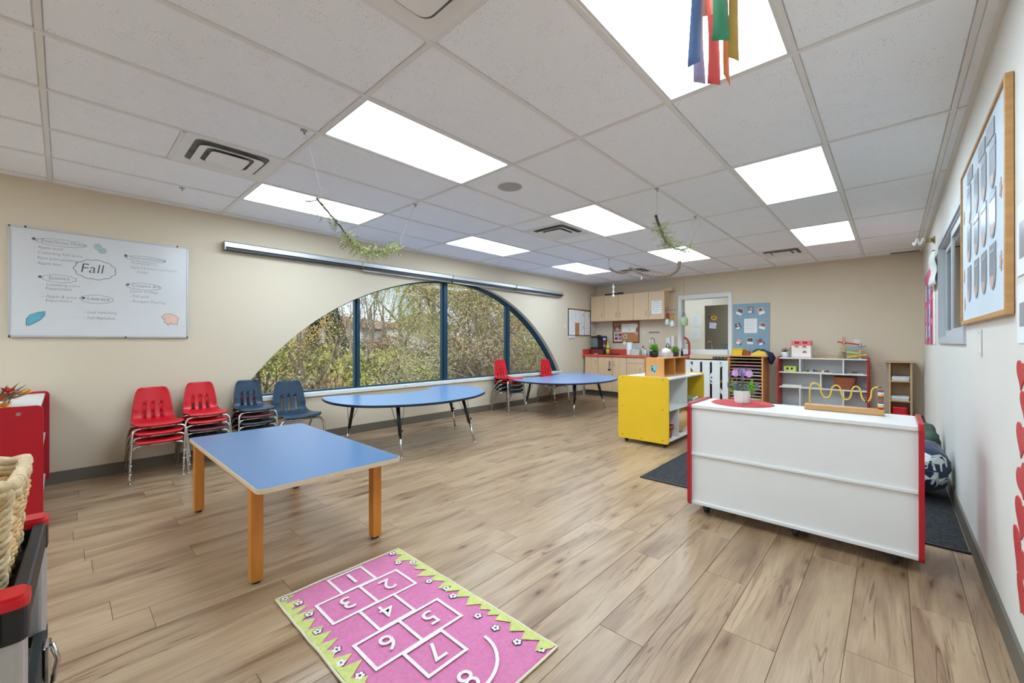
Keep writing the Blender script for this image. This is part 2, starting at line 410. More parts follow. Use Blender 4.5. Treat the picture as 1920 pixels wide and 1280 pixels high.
# walls
bm = B(); T = .16
def wq(y0, y1, z0a, z1a, z0b, z1b):
    """a slice of the window wall between y0 and y1"""
    P = [(y0, z0a), (y1, z0b), (y1, z1b), (y0, z1a)]
    prism(bm, [(XL, a, b) for a, b in P], (-T, 0, 0))
wq(YB, Y0, 0, H, 0, H); wq(Y1, YF, 0, H, 0, H); wq(Y0, Y1, 0, SILL, 0, SILL)
NA = 64
for i in range(NA):
    a, b = Y0+(Y1-Y0)*i/NA, Y0+(Y1-Y0)*(i+1)/NA
    wq(a, b, arch(a), H, arch(b), H)
bmesh.ops.remove_doubles(bm, verts=bm.verts, dist=1e-5)
dead = [f for f in bm.faces if all(e.is_manifold is False and len(e.link_faces) > 2 for e in f.edges)]
struct('wall_left', bm, M_WALL)
# right wall with the sash window opening
WY0, WY1, WZ0, WZ1 = 3.93, 5.81, 1.255, 2.135
bm = B()
box(bm, XR, XR+T, YB, WY0, 0, H); box(bm, XR, XR+T, WY1, YF, 0, H); box(bm, XR, XR+T, WY0, WY1, 0, WZ0); box(bm, XR, XR+T, WY0, WY1, WZ1, H)
struct('wall_right', bm, M_WALLR)
# far wall with the serving window
IX0, IX1, IZ0, IZ1 = -3.262, -2.352, 1.07, 2.115
bm = B()
box(bm, XL-T, IX0, YF, YF+T, 0, H); box(bm, IX1, XR+T, YF, YF+T, 0, H); box(bm, IX0, IX1, YF, YF+T, 0, IZ0); box(bm, IX0, IX1, YF, YF+T, IZ1, H)
struct('wall_far', bm, M_WALL)
sbox('wall_back', XL-T, XR+T, YB-T, YB, 0, H, M_WALL, kind='structure')
def baseboard(name, pts):
    bm = B(); box(bm, *pts); add(name, bm, M_BASE, kind='structure')
baseboard('baseboard_left', (XL, XL+.012, YB, 8.2, 0, .105))
baseboard('baseboard_right', (XR-.012, XR, YB, YF, 0, .105))
baseboard('baseboard_far', (-2.95, XR-.012, YF-.012, YF, 0, .105))
baseboard('baseboard_back', (XL+.012, XR-.012, YB, YB+.012, 0, .105))

# ceiling: slab, grid tees, tiles, lights, diffusers
ce = sbox('ceiling', XL-T, XR+T, YB-T, YF+T, H+.03, H+.15, M_DARK, kind='structure')
LIGHTS = [(i, j) for i in (-5, -2, 1) for j in (-5, -3, 0, 2, 4)]  # the rows behind the camera are unseen panels added for bounce light
TT = .012
def tile_mesh(x0, x1, y0, y1):
    bm = B(); w, l = x1-x0-2*TT, y1-y0-2*TT; e = .006
    lo = [bm.verts.new((sx*(w/2-e), sy*(l/2-e), 0)) for sx, sy in ((-1, -1), (1, -1), (1, 1), (-1, 1))]
    up = [bm.verts.new((sx*w/2, sy*l/2, .007)) for sx, sy in ((-1, -1), (1, -1), (1, 1), (-1, 1))]
    tp = [bm.verts.new((sx*w/2, sy*l/2, .018)) for sx, sy in ((-1, -1), (1, -1), (1, 1), (-1, 1))]
    bm.faces.new(list(reversed(lo))); bm.faces.new(tp)
    for a, b in ((lo, up), (up, tp)):
        for i in range(4): bm.faces.new((a[i], a[(i+1) % 4], b[(i+1) % 4], b[i]))
    me = bpy.data.meshes.new('ceiling_tile'); bm.to_mesh(me); bm.free(); me.materials.append(M_TILE); return me
FT = tile_mesh(0, .61, 0, 1.22); cache = {}
HALF = {(-4, -1): 'hi', (0, -1): 'hi', (-3, 2): 'mid', (0, 5): 'lo', (-4, 5): 'lo'}
VENTS = []
def put_tile(x0, x1, y0, y1):
    key = (round(x1-x0, 3), round(y1-y0, 3))
    if key == (.61, 1.22): me = FT
    else:
        if key not in cache: cache[key] = tile_mesh(x0, x1, y0, y1)
        me = cache[key]
    o = inst(me, 'ceiling_tile', ((x0+x1)/2, (y0+y1)/2, H), ce); o.location = Vector(o.location)-ce.location
for i in range(-7, 4):
    for j in range(-5, 7):
        x0, x1 = max(XL, GX+.61*i), min(XR, GX+.61*(i+1)); y0, y1 = max(YB, GY+1.22*j), min(YF, GY+1.22*(j+1))
        if x1-x0 < .03 or y1-y0 < .03 or (i, j) in LIGHTS: continue
        h = HALF.get((i, j))
        if h:
            ym = (y0+y1)/2
            if h == 'hi': put_tile(x0, x1, y0, ym); VENTS.append((x0, x1, ym, y1))
            elif h == 'lo': put_tile(x0, x1, ym, y1); VENTS.append((x0, x1, y0, ym))
            else: put_tile(x0, x1, y0, y0+.305); put_tile(x0, x1, y1-.305, y1); VENTS.append((x0, x1, y0+.305, y1-.305))
        else: put_tile(x0, x1, y0, y1)
def tee(x0, x1, y0, y1, d=0.): sbox('ceiling_tee', x0, x1, y0, y1, H-.006+d, H+.03-d, M_TEE, ce)
for i in range(-6, 4): tee(GX+.61*i-TT, GX+.61*i+TT, YB, YF)
for j in range(-5, 7): tee(XL, XR, GY+1.22*j-TT, GY+1.22*j+TT, .0012)
for a in VENTS:
    for y in (a[2], a[3]):
        if min(abs((y-GY)/1.22-round((y-GY)/1.22)), 1) > .05: tee(a[0], a[1], y-TT, y+TT)
bm = B()
for a in ((XL, XL+.022, YB, YF), (XR-.022, XR, YB, YF), (XL, XR, YF-.022, YF), (XL, XR, YB, YB+.022)): box(bm, a[0], a[1], a[2], a[3], H-.012, H+.02)
add('wall_angle', bm, M_TEE, ce)
pl = {(-5, 0): 'nearest along the window wall', (-5, 2): 'second along the window wall', (-5, 4): 'farthest along the window wall',
      (-2, 0): 'over the square blue table, in the middle row', (-2, 2): 'in the middle row, beside the small square vent', (-2, 4): 'farthest in the middle row, above the driftwood branch',
      (1, 0): 'huge in view, behind the hanging ribbons', (1, 2): 'second in the row by the right wall', (1, 4): 'farthest in the row by the right wall'}
for i, j in LIGHTS:
    x0, x1, y0, y1 = GX+.61*i+TT, GX+.61*(i+1)-TT, GY+1.22*j+TT, GY+1.22*(j+1)-TT
    t = thing('ceiling_light', 'recessed flat white light panel ' + pl.get((i, j), 'out of view, %s, %s row behind the camera' % ({-5: 'left', -2: 'middle', 1: 'right'}[i], {-5: 'second', -3: 'first'}.get(j))), 'ceiling light', ((x0+x1)/2, (y0+y1)/2, H), 0, 'ceiling light panels')
    bm = B(); f = .016
    box(bm, x0, x0+f, y0, y1, H-.004, H+.02); box(bm, x1-f, x1, y0, y1, H-.004, H+.02); box(bm, x0+f, x1-f, y0, y0+f, H-.004, H+.02); box(bm, x0+f, x1-f, y1-f, y1, H-.004, H+.02)
    add('frame', bm, M_WHITE2, t)
    bm = B(); box(bm, x0+f, x1-f, y0+f, y1-f, H+.002, H+.008); add('diffuser', bm, M_LAMP, t)
vl = ['white square ceiling vent near the whiteboard wall, stained grey round its louvres', 'large white square ceiling vent at the top edge of the view',
      'small white square ceiling vent beside the middle light panels', 'square ceiling vent near the far wall, right of the branch', 'dark-slotted ceiling vent above the driftwood branch']
vo = [(-4, -1), (0, -1), (-3, 2), (0, 5), (-4, 5)]
M_VENT = mat('vent_enamel', (236, 236, 233), .45, var=.02); M_VDARK = mat('vent_shadow_gap', (130, 130, 130), .8, var=.3, scale=10)  # grey backing carries the shade of the vent gaps in its colour
for a in VENTS:
    idx = vo.index((int(math.floor((a[0]-GX)/.61+.01)), int(math.floor(((a[2]+a[3])/2-GY)/1.22+.001))))
    cx, cy = (a[0]+a[1])/2, (a[2]+a[3])/2; w = .586
    t = thing('ceiling_vent', vl[idx], 'vent', (cx, cy, H), 0, 'ceiling vents')
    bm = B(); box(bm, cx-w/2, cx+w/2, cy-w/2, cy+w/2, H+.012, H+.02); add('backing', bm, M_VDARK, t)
    def ring(o_, i_, z, dz, nm):
        bm = B(); n = 5
        A = rrect(o_, o_, .012 if o_ > .55 else .05, n, cx, cy); Bp = rrect(i_, i_, .05, n, cx, cy)
        va = [bm.verts.new((x, y, z)) for x, y in A]; vb = [bm.verts.new((x, y, z+dz)) for x, y in Bp]; k = len(va)
        for q in range(k): bm.faces.new((va[q], va[(q+1) % k], vb[(q+1) % k], vb[q]))
        o = add(nm, bm, M_VENT, t, smooth=False); md = o.modifiers.new('s', 'SOLIDIFY'); md.thickness = .003; return o
    ring(w, .46, H-.004, .014, 'frame'); ring(.40, .30, H-.016, .016, 'cone'); 
    bm = B(); prism(bm, [(x, y, H-.014) for x, y in rrect(.24, .24, .03, 4, cx, cy)], (0, 0, .004)); add('centre_plate', bm, M_VENT, t)
bm = B(); c = (GX-.61*1.53, GY+1.22*1.26)
lathe(bm, (c[0], c[1], H-.008), [(.105, .01), (.105, .003), (.10, 0)], 28); t = thing('ceiling_speaker', 'round grey speaker grille flush in a ceiling tile', 'speaker', (c[0], c[1], H)); add('grille', bm, mat('speaker_grille', (176, 174, 170), .7, var=.15, scale=200), t)
bm = B(); lathe(bm, (c[0], c[1], H-.006), [(.112, .008), (.112, 0), (.105, 0)], 28, False); add('rim', bm, M_WHITE2, t)
sbox('linear_vent', -.02, .30, YF-.10, YF-.03, H-.012, H+.004, M_VDARK, label='long dark slot vent in the ceiling at the far right corner', cat='vent')

# arch window
w1 = thing('window_1', None, None, (XL-.12, 4.3, SILL), kind='structure')
XG = XL-.12
def archband(x0, x1, d0, d1, n=64):
    bm = B(); P = []
    ys = [Y0+(Y1-Y0)*i/n for i in range(n+1)]
    crv = [Vector((0, y, arch(y))) for y in ys]; nr = []
    for i in range(n+1):
        tg = (crv[min(i+1, n)]-crv[max(i-1, 0)]).normalized(); nr.append(Vector((0, tg.z, -tg.y)))
    def pt(i, d, x):
        q = crv[i]+nr[i]*(d if d < 0 else .018+.05*max(0, min(1, (crv[i].y-3.6)/2.6))); return (x, q.y, max(q.z, SILL))
    for i in range(n):
        prism(bm, [pt(i, d0, x0), pt(i+1, d0, x0), pt(i+1, d1, x0), pt(i, d1, x0)], (x1-x0, 0, 0))
    bmesh.ops.remove_doubles(bm, verts=bm.verts, dist=1e-5)
    return bm
add('frame', archband(XG-.03, XG+.035, -.01, .05), M_FRAMEB, w1)
sbox('bottom_rail', XG-.03, XG+.035, Y0, Y1, SILL+.02, SILL+.045, M_FRAMEB, w1)
MU = [(2.745, .075), (4.255, .11), (5.765, .10)]
for y, w in MU:
    bm = B(); box(bm, XG-.04, XG+.02, y-w/2, y+w/2, SILL+.03, arch(y)-.02)
    box(bm, XG+.02, XG+.045, y-w/2+.018, y+w/2-.018, SILL+.03, arch(y)-.02, .004)
    add('mullion', bm, M_FRAMEB, w1)
cuts = [Y0+.02]+[m[0] for m in MU]+[Y1-.02]
for q in range(4):
    a, b = cuts[q], cuts[q+1]; n = 20; vs = []; 
    ys = [a+(b-a)*i/n for i in range(n+1)]
    poly = [(XG, y, max(SILL+.02, arch(y)-.015)) for y in ys]+[(XG, b, SILL+.02), (XG, a, SILL+.02)]
    bm = B(); bm.faces.new([bm.verts.new(p) for p in poly]); add('pane', bm, M_GLASS, w1)
bm = B(); box(bm, XG+.03, XL+.03, Y0-.02, Y1+.02, SILL-.022, SILL+.026, .004); add('window_sill', bm, M_WHITE2, w1)

# sash window in the right wall
w2 = thing('window_2', None, None, (XR, 4.87, 1.2), kind='structure')
bm = B(); tw = .05
box(bm, XR-.014, XR, WY0-tw, WY0, WZ0-tw, WZ1+tw); box(bm, XR-.014, XR, WY1, WY1+tw, WZ0-tw, WZ1+tw); box(bm, XR-.014, XR, WY0, WY1, WZ0-tw, WZ0); box(bm, XR-.014, XR, WY0, WY1, WZ1, WZ1+tw)
add('casing', bm, M_GREY, w2)
bm = B()
box(bm, XR, XR+.13, WY0, WY0+.012, WZ0, WZ1); box(bm, XR, XR+.13, WY1-.012, WY1, WZ0, WZ1); box(bm, XR, XR+.13, WY0, WY1, WZ0, WZ0+.012); box(bm, XR, XR+.13, WY0, WY1, WZ1-.012, WZ1)
add('jamb', bm, M_GREY, w2)
for a, b, x in ((WY0+.02, 4.93, XR+.022), (4.81, WY1-.02, XR+.048)):
    bm = B(); f = .06
    box(bm, x-.012, x+.012, a, a+f, WZ0+.012, WZ1-.012); box(bm, x-.012, x+.012, b-f, b, WZ0+.012, WZ1-.012); box(bm, x-.012, x+.012, a+f, b-f, WZ0+.012, WZ0+.07); box(bm, x-.012, x+.012, a+f, b-f, WZ1-.07, WZ1-.012)
    s = add('sash', bm, M_GREY, w2)
    bm = B(); box(bm, x-.003, x+.003, a+f, b-f, WZ0+.07, WZ1-.07); add('pane', bm, glass_material('sash_glass', (.95, .97, .97), 1.5), s)
    bm = B(); box(bm, x-.014, x+.006, a+f, a+f+.012, WZ0+.07, WZ1-.07); add('gasket', bm, M_BLACK, s)
sbox('blind', XR+.066, XR+.072, WY0, WY1, WZ0, WZ1, mat('pale_blind', (226, 230, 232), .7), w2)

# serving window in the far wall
w3 = thing('window_3', None, None, (-2.8, YF, 1.0), kind='structure')
bm = B(); tw = .062
box(bm, IX0-tw, IX0, YF-.018, YF, .905, IZ1+.075); box(bm, IX1, IX1+tw, YF-.018, YF, .90, IZ1+.075); box(bm, IX0, IX1, YF-.018, YF, IZ1, IZ1+.075)
add('casing', bm, M_WHITE2, w3)
sbox('window_sill', IX0-.0, IX1+.0, YF-.06, YF+T+.02, IZ0-.10, IZ0, M_WHITE2, w3)
bm = B(); box(bm, IX0, IX0+.012, YF, YF+T, IZ0, IZ1); box(bm, IX1-.012, IX1, YF, YF+T, IZ0, IZ1); box(bm, IX0, IX1, YF, YF+T, IZ1-.012, IZ1); add('jamb', bm, M_WHITE2, w3)
# the room behind it
M_WALLB = mat('cream_wall_paint', (232, 222, 204), .7, var=.015)
bm = B()
box(bm, -6, -3.40, 10.6, 10.7, 0, H); box(bm, -2.2, 0, 10.6, 10.7, 0, H); box(bm, -3.40, -2.2, 10.6, 10.7, 2.10, H); box(bm, -3.40, -2.2, 10.6, 10.7, 0, .98)
add('wall_back_room', bm, M_WALLB, kind='structure')
sbox('wall_end_room', -6, 0, 12.4, 12.5, 0, H, M_WALL, kind='structure')
sbox('wall_side_room', -6.1, -6, YF+T, 12.5, 0, H, M_WALLB, kind='structure')
sbox('wall_side_room_right', 0, .1, YF+T, 12.5, 0, H, M_WALLB, kind='structure')
sbox('floor_back_room', -6.1, .1, YF+.1, 12.5, -.1, 0, M_WOOD, kind='structure')
sbox('ceiling_back_room', -6.1, .1, YF+T, 12.5, H, H+.1, M_TILE, kind='structure')
for q, (x, y) in enumerate(((-3.4, 9.7), (-2.4, 11.5), (-4.4, 9.7))):
    t = thing('ceiling_light', ('light panel in the back room seen through the serving window', 'light panel in the farthest room', 'light panel in the back room, left of the other')[q], 'ceiling light', (x, y, H), 0, 'back room lights')
    bm = B(); box(bm, x-.3, x+.3, y-.4, y+.4, H-.012, H-.004); add('diffuser', bm, M_LAMP2, t)
    bm = B(); box(bm, x-.32, x+.32, y-.42, y+.42, H-.008, H); add('frame', bm, M_WHITE2, t)
bm = B(); box(bm, -3.42, -3.36, 10.58, 10.6, .98, 2.16); box(bm, -3.36, -2.2, 10.58, 10.6, 2.10, 2.16); add('trim_1', bm, M_WALLB, kind='structure')
bm = B(); box(bm, -3.5, -2.1, 10.35, 10.75, .98, 1.02); add('serving_counter', bm, M_WHITE, label='white counter ledge in the back room below its wall opening', cat='counter')
for n, z0, z1, lb in (('paper_sheet', 1.618, 1.885, 'upper white sheet taped to the back room wall'), ('paper_sheet', 1.266, 1.55, 'lower white sheet taped to the back room wall')):
    t = thing(n, lb, 'paper', (-3.575, 10.6, z0), group='sheets on the back room wall')
    sbox('sheet', -3.68, -3.47, 10.596, 10.6, z0, z1, M_PAPER, t)
    bm = B()
    for q in range(7): z = z1-.05-q*.03; box(bm, -3.66, -3.50-.02*(q % 3), 10.595, 10.596, z, z+.004)
    add('text_lines', bm, M_PRINT, t)
t = thing('dish_tub', 'grey plastic tub on the back room counter behind the glass opening', 'tub', (-2.76, 10.5, 1.02))
bm = B(); prism(bm, [(-2.92, 10.40, 1.025), (-2.60, 10.40, 1.025), (-2.58, 10.38, 1.17), (-2.94, 10.38, 1.17)], (0, .25, 0)); add('body', bm, mat('grey_tub', (140, 150, 150), .4), t)
sbox('rim', -2.95, -2.57, 10.36, 10.66, 1.165, 1.18, mat('grey_tub_rim', (120, 130, 130), .4), t)
t = thing('gooseneck_faucet', 'slim chrome faucet beside the grey tub in the back room', 'faucet', (-3.17, 10.5, 1.02))
bm = B(); tube(bm, [(-3.17, 10.5, 1.02), (-3.17, 10.5, 1.2), (-3.18, 10.49, 1.23), (-3.23, 10.45, 1.235), (-3.25, 10.44, 1.21)], .009, 8); add('spout', bm, M_CHROME, t)
bm = B(); lathe(bm, (-3.17, 10.5, 1.02), [(.022, 0), (.022, .02), (.012, .03)], 12); add('base', bm, M_CHROME, t)
bm = B(); box(bm, -2.62, -2.42, 11.9, 12.4, 1.25, 2.1, .01); add('hanging_cabinet', bm, mat('brown_cabinet', (110, 82, 60), .6), label='tall dark brown cabinet hung in the farthest room', cat='cabinet')
# ------------------------------------------------------------------ rolling shelves
def screws(parent, pts, nrm, m=None):
    for p in pts:
        bm = B(); p = Vector(p); cyl(bm, p-Vector(nrm)*.002, p+Vector(nrm)*.0015, .006, n=8); add('screw', bm, m or M_STEEL, parent)
def caster(parent, x, y, top, r=.03):
    bm = B(); box(bm, x-.02, x+.02, y-.02, y+.02, top-.02, top); box(bm, x-.019, x-.014, y-.014, y+.02, r*.8, top-.02); box(bm, x+.014, x+.019, y-.014, y+.02, r*.8, top-.02)
    c = add('caster', bm, M_BLACK, parent)
    bm = B(); cyl(bm, (x-.012, y+.005, r), (x+.012, y+.005, r), r, n=16); add('wheel', bm, M_DARK, c)
def side_panel(parent, axis, p0, t, a0, a1, z0, z1, r, m, name='side_panel'):
    """rounded upright panel of thickness t; axis 'x': lies in the yz plane at x=p0"""
    P = rrect(a1-a0, z1-z0, r, 5, (a0+a1)/2, (z0+z1)/2)
    bm = B()
    if axis == 'x': prism(bm, [(p0, a, z) for a, z in P], (t, 0, 0))
    else: prism(bm, [(a, p0, z) for a, z in P], (0, t, 0))
    es = [e for e in bm.edges if len(e.link_faces) == 2 and any(len(f.verts) > 4 for f in e.link_faces)]
    bmesh.ops.bevel(bm, geom=es, offset=.004, segments=2, affect='EDGES')
    return add(name, bm, m, parent)

# white shelf seen from behind
t = thing('storage_shelf', 'low white storage shelf with red ends, its back turned to the camera', 'shelf', (-.476, 3.25, 0))
a, b, y0, y1 = -1.055, .10, 3.03, 3.47
side_panel(t, 'x', a-.022, .022, y0-.015, y1+.01, .065, .79, .03, M_RED); side_panel(t, 'x', b, .022, y0-.015, y1+.01, .065, .79, .03, M_RED)
sbox('top_board', a, b, y0, y1, .752, .775, M_WHITE, t, .002)
sbox('bottom_board', a, b, y0, y1, .075, .097, M_WHITE, t, .002)
sbox('shelf_board', a, b, y0, y1, .42, .437, M_WHITE, t, .002)
sbox('back_panel', a, b, y0+.014, y0+.020, .437, .752, M_WHITE, t); sbox('back_panel', a, b, y0+.014, y0+.020, .097, .42, M_WHITE, t)
sbox('divider', -.49, -.47, y0+.02, y1, .437, .752, M_WHITE, t)
for x in (-.98, -.45, .01): 
    for y in (3.12, 3.41): caster(t, x, y, .075)
screws(t, [(b+.022, 3.10, z) for z in (.12, .27, .42, .60, .72)]+[(a-.022, 3.1, z) for z in (.12, .42, .72)], (1, 0, 0))

# yellow shelf
t = thing('storage_shelf', 'rolling storage shelf with big yellow end panels, white inside', 'shelf', (-2.19, 5.25, 0))
xa, xb, ya, yb = -2.50, -1.87, 4.66, 5.86
side_panel(t, 'y', ya-.0, .018, xa, xb, .05, .812, .03, M_YELLOW); side_panel(t, 'y', yb-.018, .018, xa, xb, .05, .812, .03, M_YELLOW)
screws(t, [(x, ya-.001, z) for x, z in ((-2.44, .785), (-1.94, .785), (-2.44, .44), (-1.94, .44), (-2.44, .09), (-2.2, .075), (-1.94, .09))], (0, -1, 0), M_BLACK)
sbox('top_board', xa+.01, xb-.01, ya+.018, yb-.018, .78, .80, M_WHITE, t, .002)
sbox('shelf_board', xa+.01, xb-.01, ya+.018, yb-.018, .42, .436, M_WHITE, t, .002)
sbox('bottom_board', xa+.01, xb-.01, ya+.018, yb-.018, .07, .09, M_WHITE, t, .002)
sbox('back_panel', -2.20, -2.19, ya+.018, yb-.018, .09, .78, M_WHITE, t)
sbox('divider', -2.19, xb-.012, 5.25, 5.268, .436, .78, M_WHITE, t)
sbox('divider', -2.19, xb-.012, 4.98, 4.998, .09, .42, M_WHITE, t)
for x in (-2.43, -1.94):
    for y in (4.74, 5.78): caster(t, x, y, .07, .026)
screws(t, [(-1.93, ya+.019, .60), (-2.0, 5.249, .47), (-1.92, 5.249, .47)], (0, -1, 0), M_STEEL)
t = thing('terracotta_pot', 'empty terracotta plant pot on the bottom shelf of the yellow unit', 'pot', (-1.97, 4.86, .09))
bm = B(); lathe(bm, (-1.97, 4.86, .09), [(.05, 0), (.068, .13), (.062, .13), (.046, .01)], 24, True); add('body', bm, M_TERRA, t)
bm = B(); lathe(bm, (-1.97, 4.86, .09), [(.070, .11), (.078, .112), (.079, .15), (.070, .15), (.066, .14)], 24, False); add('rim', bm, M_TERRA, t)
t = thing('wooden_drum', 'pale round wooden drum lying in the bottom of the yellow shelf', 'toy', (-2.02, 5.25, .25))
bm = B(); sphere(bm, (-2.02, 5.27, .245), .155, 24, 14, (.9, 1.5, 1)); add('body', bm, mat('honey_maple', (222, 178, 120), .4, var=.08, scale=4), t)
sbox('stacked_trays', -2.16, -1.90, 5.40, 5.80, .438, .468, mat('grey_board', (130, 140, 138), .6), label='low stack of grey trays on the middle yellow shelf', cat='tray')
t = thing('picture_book', 'large grey-green board book lying on top of the stacked trays', 'book', (-2.03, 5.6, .468))
bm = B(); boxc(bm, (-2.03, 5.6, .485), (.25, .34, .03), .004, Matrix.Rotation(.15, 3, 'Z')); add('cover', bm, mat('sage_cover', (146, 150, 110), .5), t)
bm = B(); boxc(bm, (-2.02, 5.6, .484), (.245, .325, .022), 0, Matrix.Rotation(.15, 3, 'Z')); add('pages', bm, M_PAPER, t)

# cubby organiser on the yellow shelf
t = thing('paper_organiser', 'orange birch two-bay organiser with a blue print on its side', 'organiser', (-2.12, 5.19, .80))
x0, x1, y0, y1 = -2.235, -2.0, 4.845, 5.545
sbox('side_panel', x0, x1, y0, y0+.014, .80, 1.03, M_ORANGEW, t, .002); sbox('side_panel', x0, x1, y1-.014, y1, .80, 1.03, M_ORANGEW, t, .002)
sbox('divider', x0, x1, 5.18, 5.194, .812, 1.018, M_ORANGEW, t); sbox('back_panel', x0, x0+.008, y0, y1, .80, 1.03, M_ORANGEW, t)
sbox('top_board', x0, x1, y0+.014, y1-.014, 1.018, 1.03, M_ORANGEW, t); sbox('bottom_board', x0, x1, y0+.014, y1-.014, .80, .812, M_ORANGEW, t)
for yy in (5.176, y1-.018):
    for q in range(9):
        z = .84+q*.019; sbox('groove_strip', x0+.02, x1-.01, yy, yy+.004, z, z+.004, mat('groove_shadow', (150, 92, 44), .6) if 'groove_shadow' not in MATS else MATS['groove_shadow'], t)
M_SKY = mat('sky_blue_print', (90, 182, 196), .6)
bm = B()
for (cx, cz, w, h, an) in ((-2.15, .90, .028, .07, 8), (-2.125, .885, .05, .05, -20), (-2.09, .92, .05, .022, 30), (-2.12, .85, .022, .05, 10), (-2.155, .935, .022, .022, 0)):
    boxc(bm, (cx, y0-.0006, cz), (w, .001, h), 0, Matrix.Rotation(R(an), 3, 'Y'))
add('print', bm, M_SKY, t, label='sky blue abstract print')

def bush_plant(name, label, x, y, z, s, potm, group):
    t = thing(name, label, 'plant', (x, y, z), group=group)
    bm = B(); lathe(bm, (x, y, z), [(.032*s, 0), (.042*s, .01), (.048*s, .05*s), (.042*s, .07*s), (.038*s, .065*s)], 18); add('pot', bm, potm, t)
    vs, fs = [], []
    for q in range(150):
        a = random.uniform(0, 2*PI); e = random.uniform(.0, 1.35); l = random.uniform(.045, .085)*s
        d = Vector((math.cos(a)*math.cos(e), math.sin(a)*math.cos(e), math.sin(e))); p = Vector((x, y, z+.068*s))+d*l; u = d.cross(Vector((0, 0, 1))).normalized()*.009*s
        v = d.cross(u).normalized()*.004; k = len(vs); p0 = Vector((x, y, z+.065*s))+d*l*.45
        vs += [p0, p+u-d*.015*s+v, p+d*.004, p-u-d*.015*s+v]; fs.append((k, k+1, k+2, k+3))
    W = world_of(t).inverted(); vs = [W @ v for v in vs]
    raw('leaves', vs, fs, M_LEAFG, t, kind='stuff')
bush_plant('potted_plant', 'small bushy green plant in black pot, left of the tissues', -2.185, 4.985, 1.03, 1.15, M_BLACK, 'plants on the organiser')
bush_plant('potted_plant', 'small bushy green plant in dark pot, right of the tissues', -2.09, 5.43, 1.03, .95, M_DARK, 'plants on the organiser')
t = thing('tissue_box', 'speckled grey tissue box with a white tissue puffing out', 'tissue box', (-2.12, 5.2, 1.03))
sbox('box', -2.17, -2.07, 5.09, 5.31, 1.03, 1.085, mat('speckled_card', (196, 190, 186), .7, var=.12, scale=90), t, .003)
bm = B(); vv = sphere(bm, (-2.12, 5.2, 1.10), .05, 16, 10, (1, 1.2, .75))
for v in vv: v.co += Vector(noise.noise_vector(v.co*35))*.014
add('tissue', bm, M_PAPER, t)

# things on the white shelf
px_, py_ = -.80, 3.325
t = thing('placemat', 'round coral red woven placemat on the white shelf', 'placemat', (px_, py_, .775))
M_WOVEN = mat('coral_weave', (206, 84, 84), .8, var=.15, scale=90, bump=.5, bscale=150)
bm = B(); lathe(bm, (px_, py_, .775), [(.195, 0), (.2, .002), (.195, .004)], 40); add('base', bm, M_WOVEN, t)
bm = B()
for q in range(14):
    r = .012+q*.0135; tube(bm, [(px_+r*math.cos(2*PI*i/36), py_+r*math.sin(2*PI*i/36), .779) for i in range(36)], .0034, 5, closed=True)
add('braid', bm, M_WOVEN, t)
t = thing('flower_pot', 'white octagonal pot of lilac tulips and lavender on the red placemat', 'plant', (px_, py_, .78))
bm = B(); lathe(bm, (px_, py_, .781), [(.046, 0), (.05, .008), (.058, .088), (.052, .09), (.048, .075)], 10, True); 
for f in bm.faces: f.smooth = False
add('pot', bm, M_WHITE, t)
M_TULIP = mat('lilac_petal', (216, 170, 214), .5, var=.1, scale=30); M_LAV = mat('lavender_bud', (128, 112, 168), .7, var=.2, scale=60)
zc = .865
def stem(p, r=.0022): bm = B(); tube(bm, spline([(px_, py_, zc-.02), ((px_+p[0])/2+random.uniform(-.01, .01), (py_+p[1])/2, (zc+p[2])/2), p], 5, False), r, 5); return bm
for (dx, dz, dy) in ((-.045, .115, 0), (.005, .12, .01), (.05, .115, -.01)):
    p = (px_+dx*.95, py_+dy, zc+dz)
    add('stem', stem(p), M_LEAFD, t)
    bm = B()
    for q in range(6):
        a = q*PI/3; sx, sy = math.cos(a), math.sin(a)
        P = [(p[0]+sx*.004, p[1]+sy*.004, p[2]-.014)]
        A = [Vector((p[0]+sx*r_+w*-sy, p[1]+sy*r_+w*sx, p[2]+z_)) for r_, z_, w in ((.006, -.014, 0), (.021, 0, .013), (.021, .022, .013), (.012, .042, 0), (.021, .022, -.013), (.021, 0, -.013))]
        bm.faces.new([bm.verts.new(v) for v in A])
    add('tulip', bm, M_TULIP, t, smooth=True)
for (dx, dy, dz) in ((-.02, .02, .15), (.0, -.02, .14), (.02, .02, .15), (.012, -.03, .11), (-.012, -.035, .02), (.1, 0, .045), (-.085, .0, .12), (.03, -.04, .04), (-.03, -.04, .05), (-.09, 0, .04)):
    p = (px_+dx, py_+dy, zc+dz); add('stem', stem(p, .0016), M_LEAFD, t)
    bm = B()
    for q in range(14):
        a = q*2.4; c = Vector((p[0]+.006*math.cos(a), p[1]+.006*math.sin(a), p[2]-.025+q*.0032)); boxc(bm, c, (.006, .006, .006), 0, Matrix.Rotation(a, 3, 'Z'))
    add('lavender', bm, M_LAV, t)
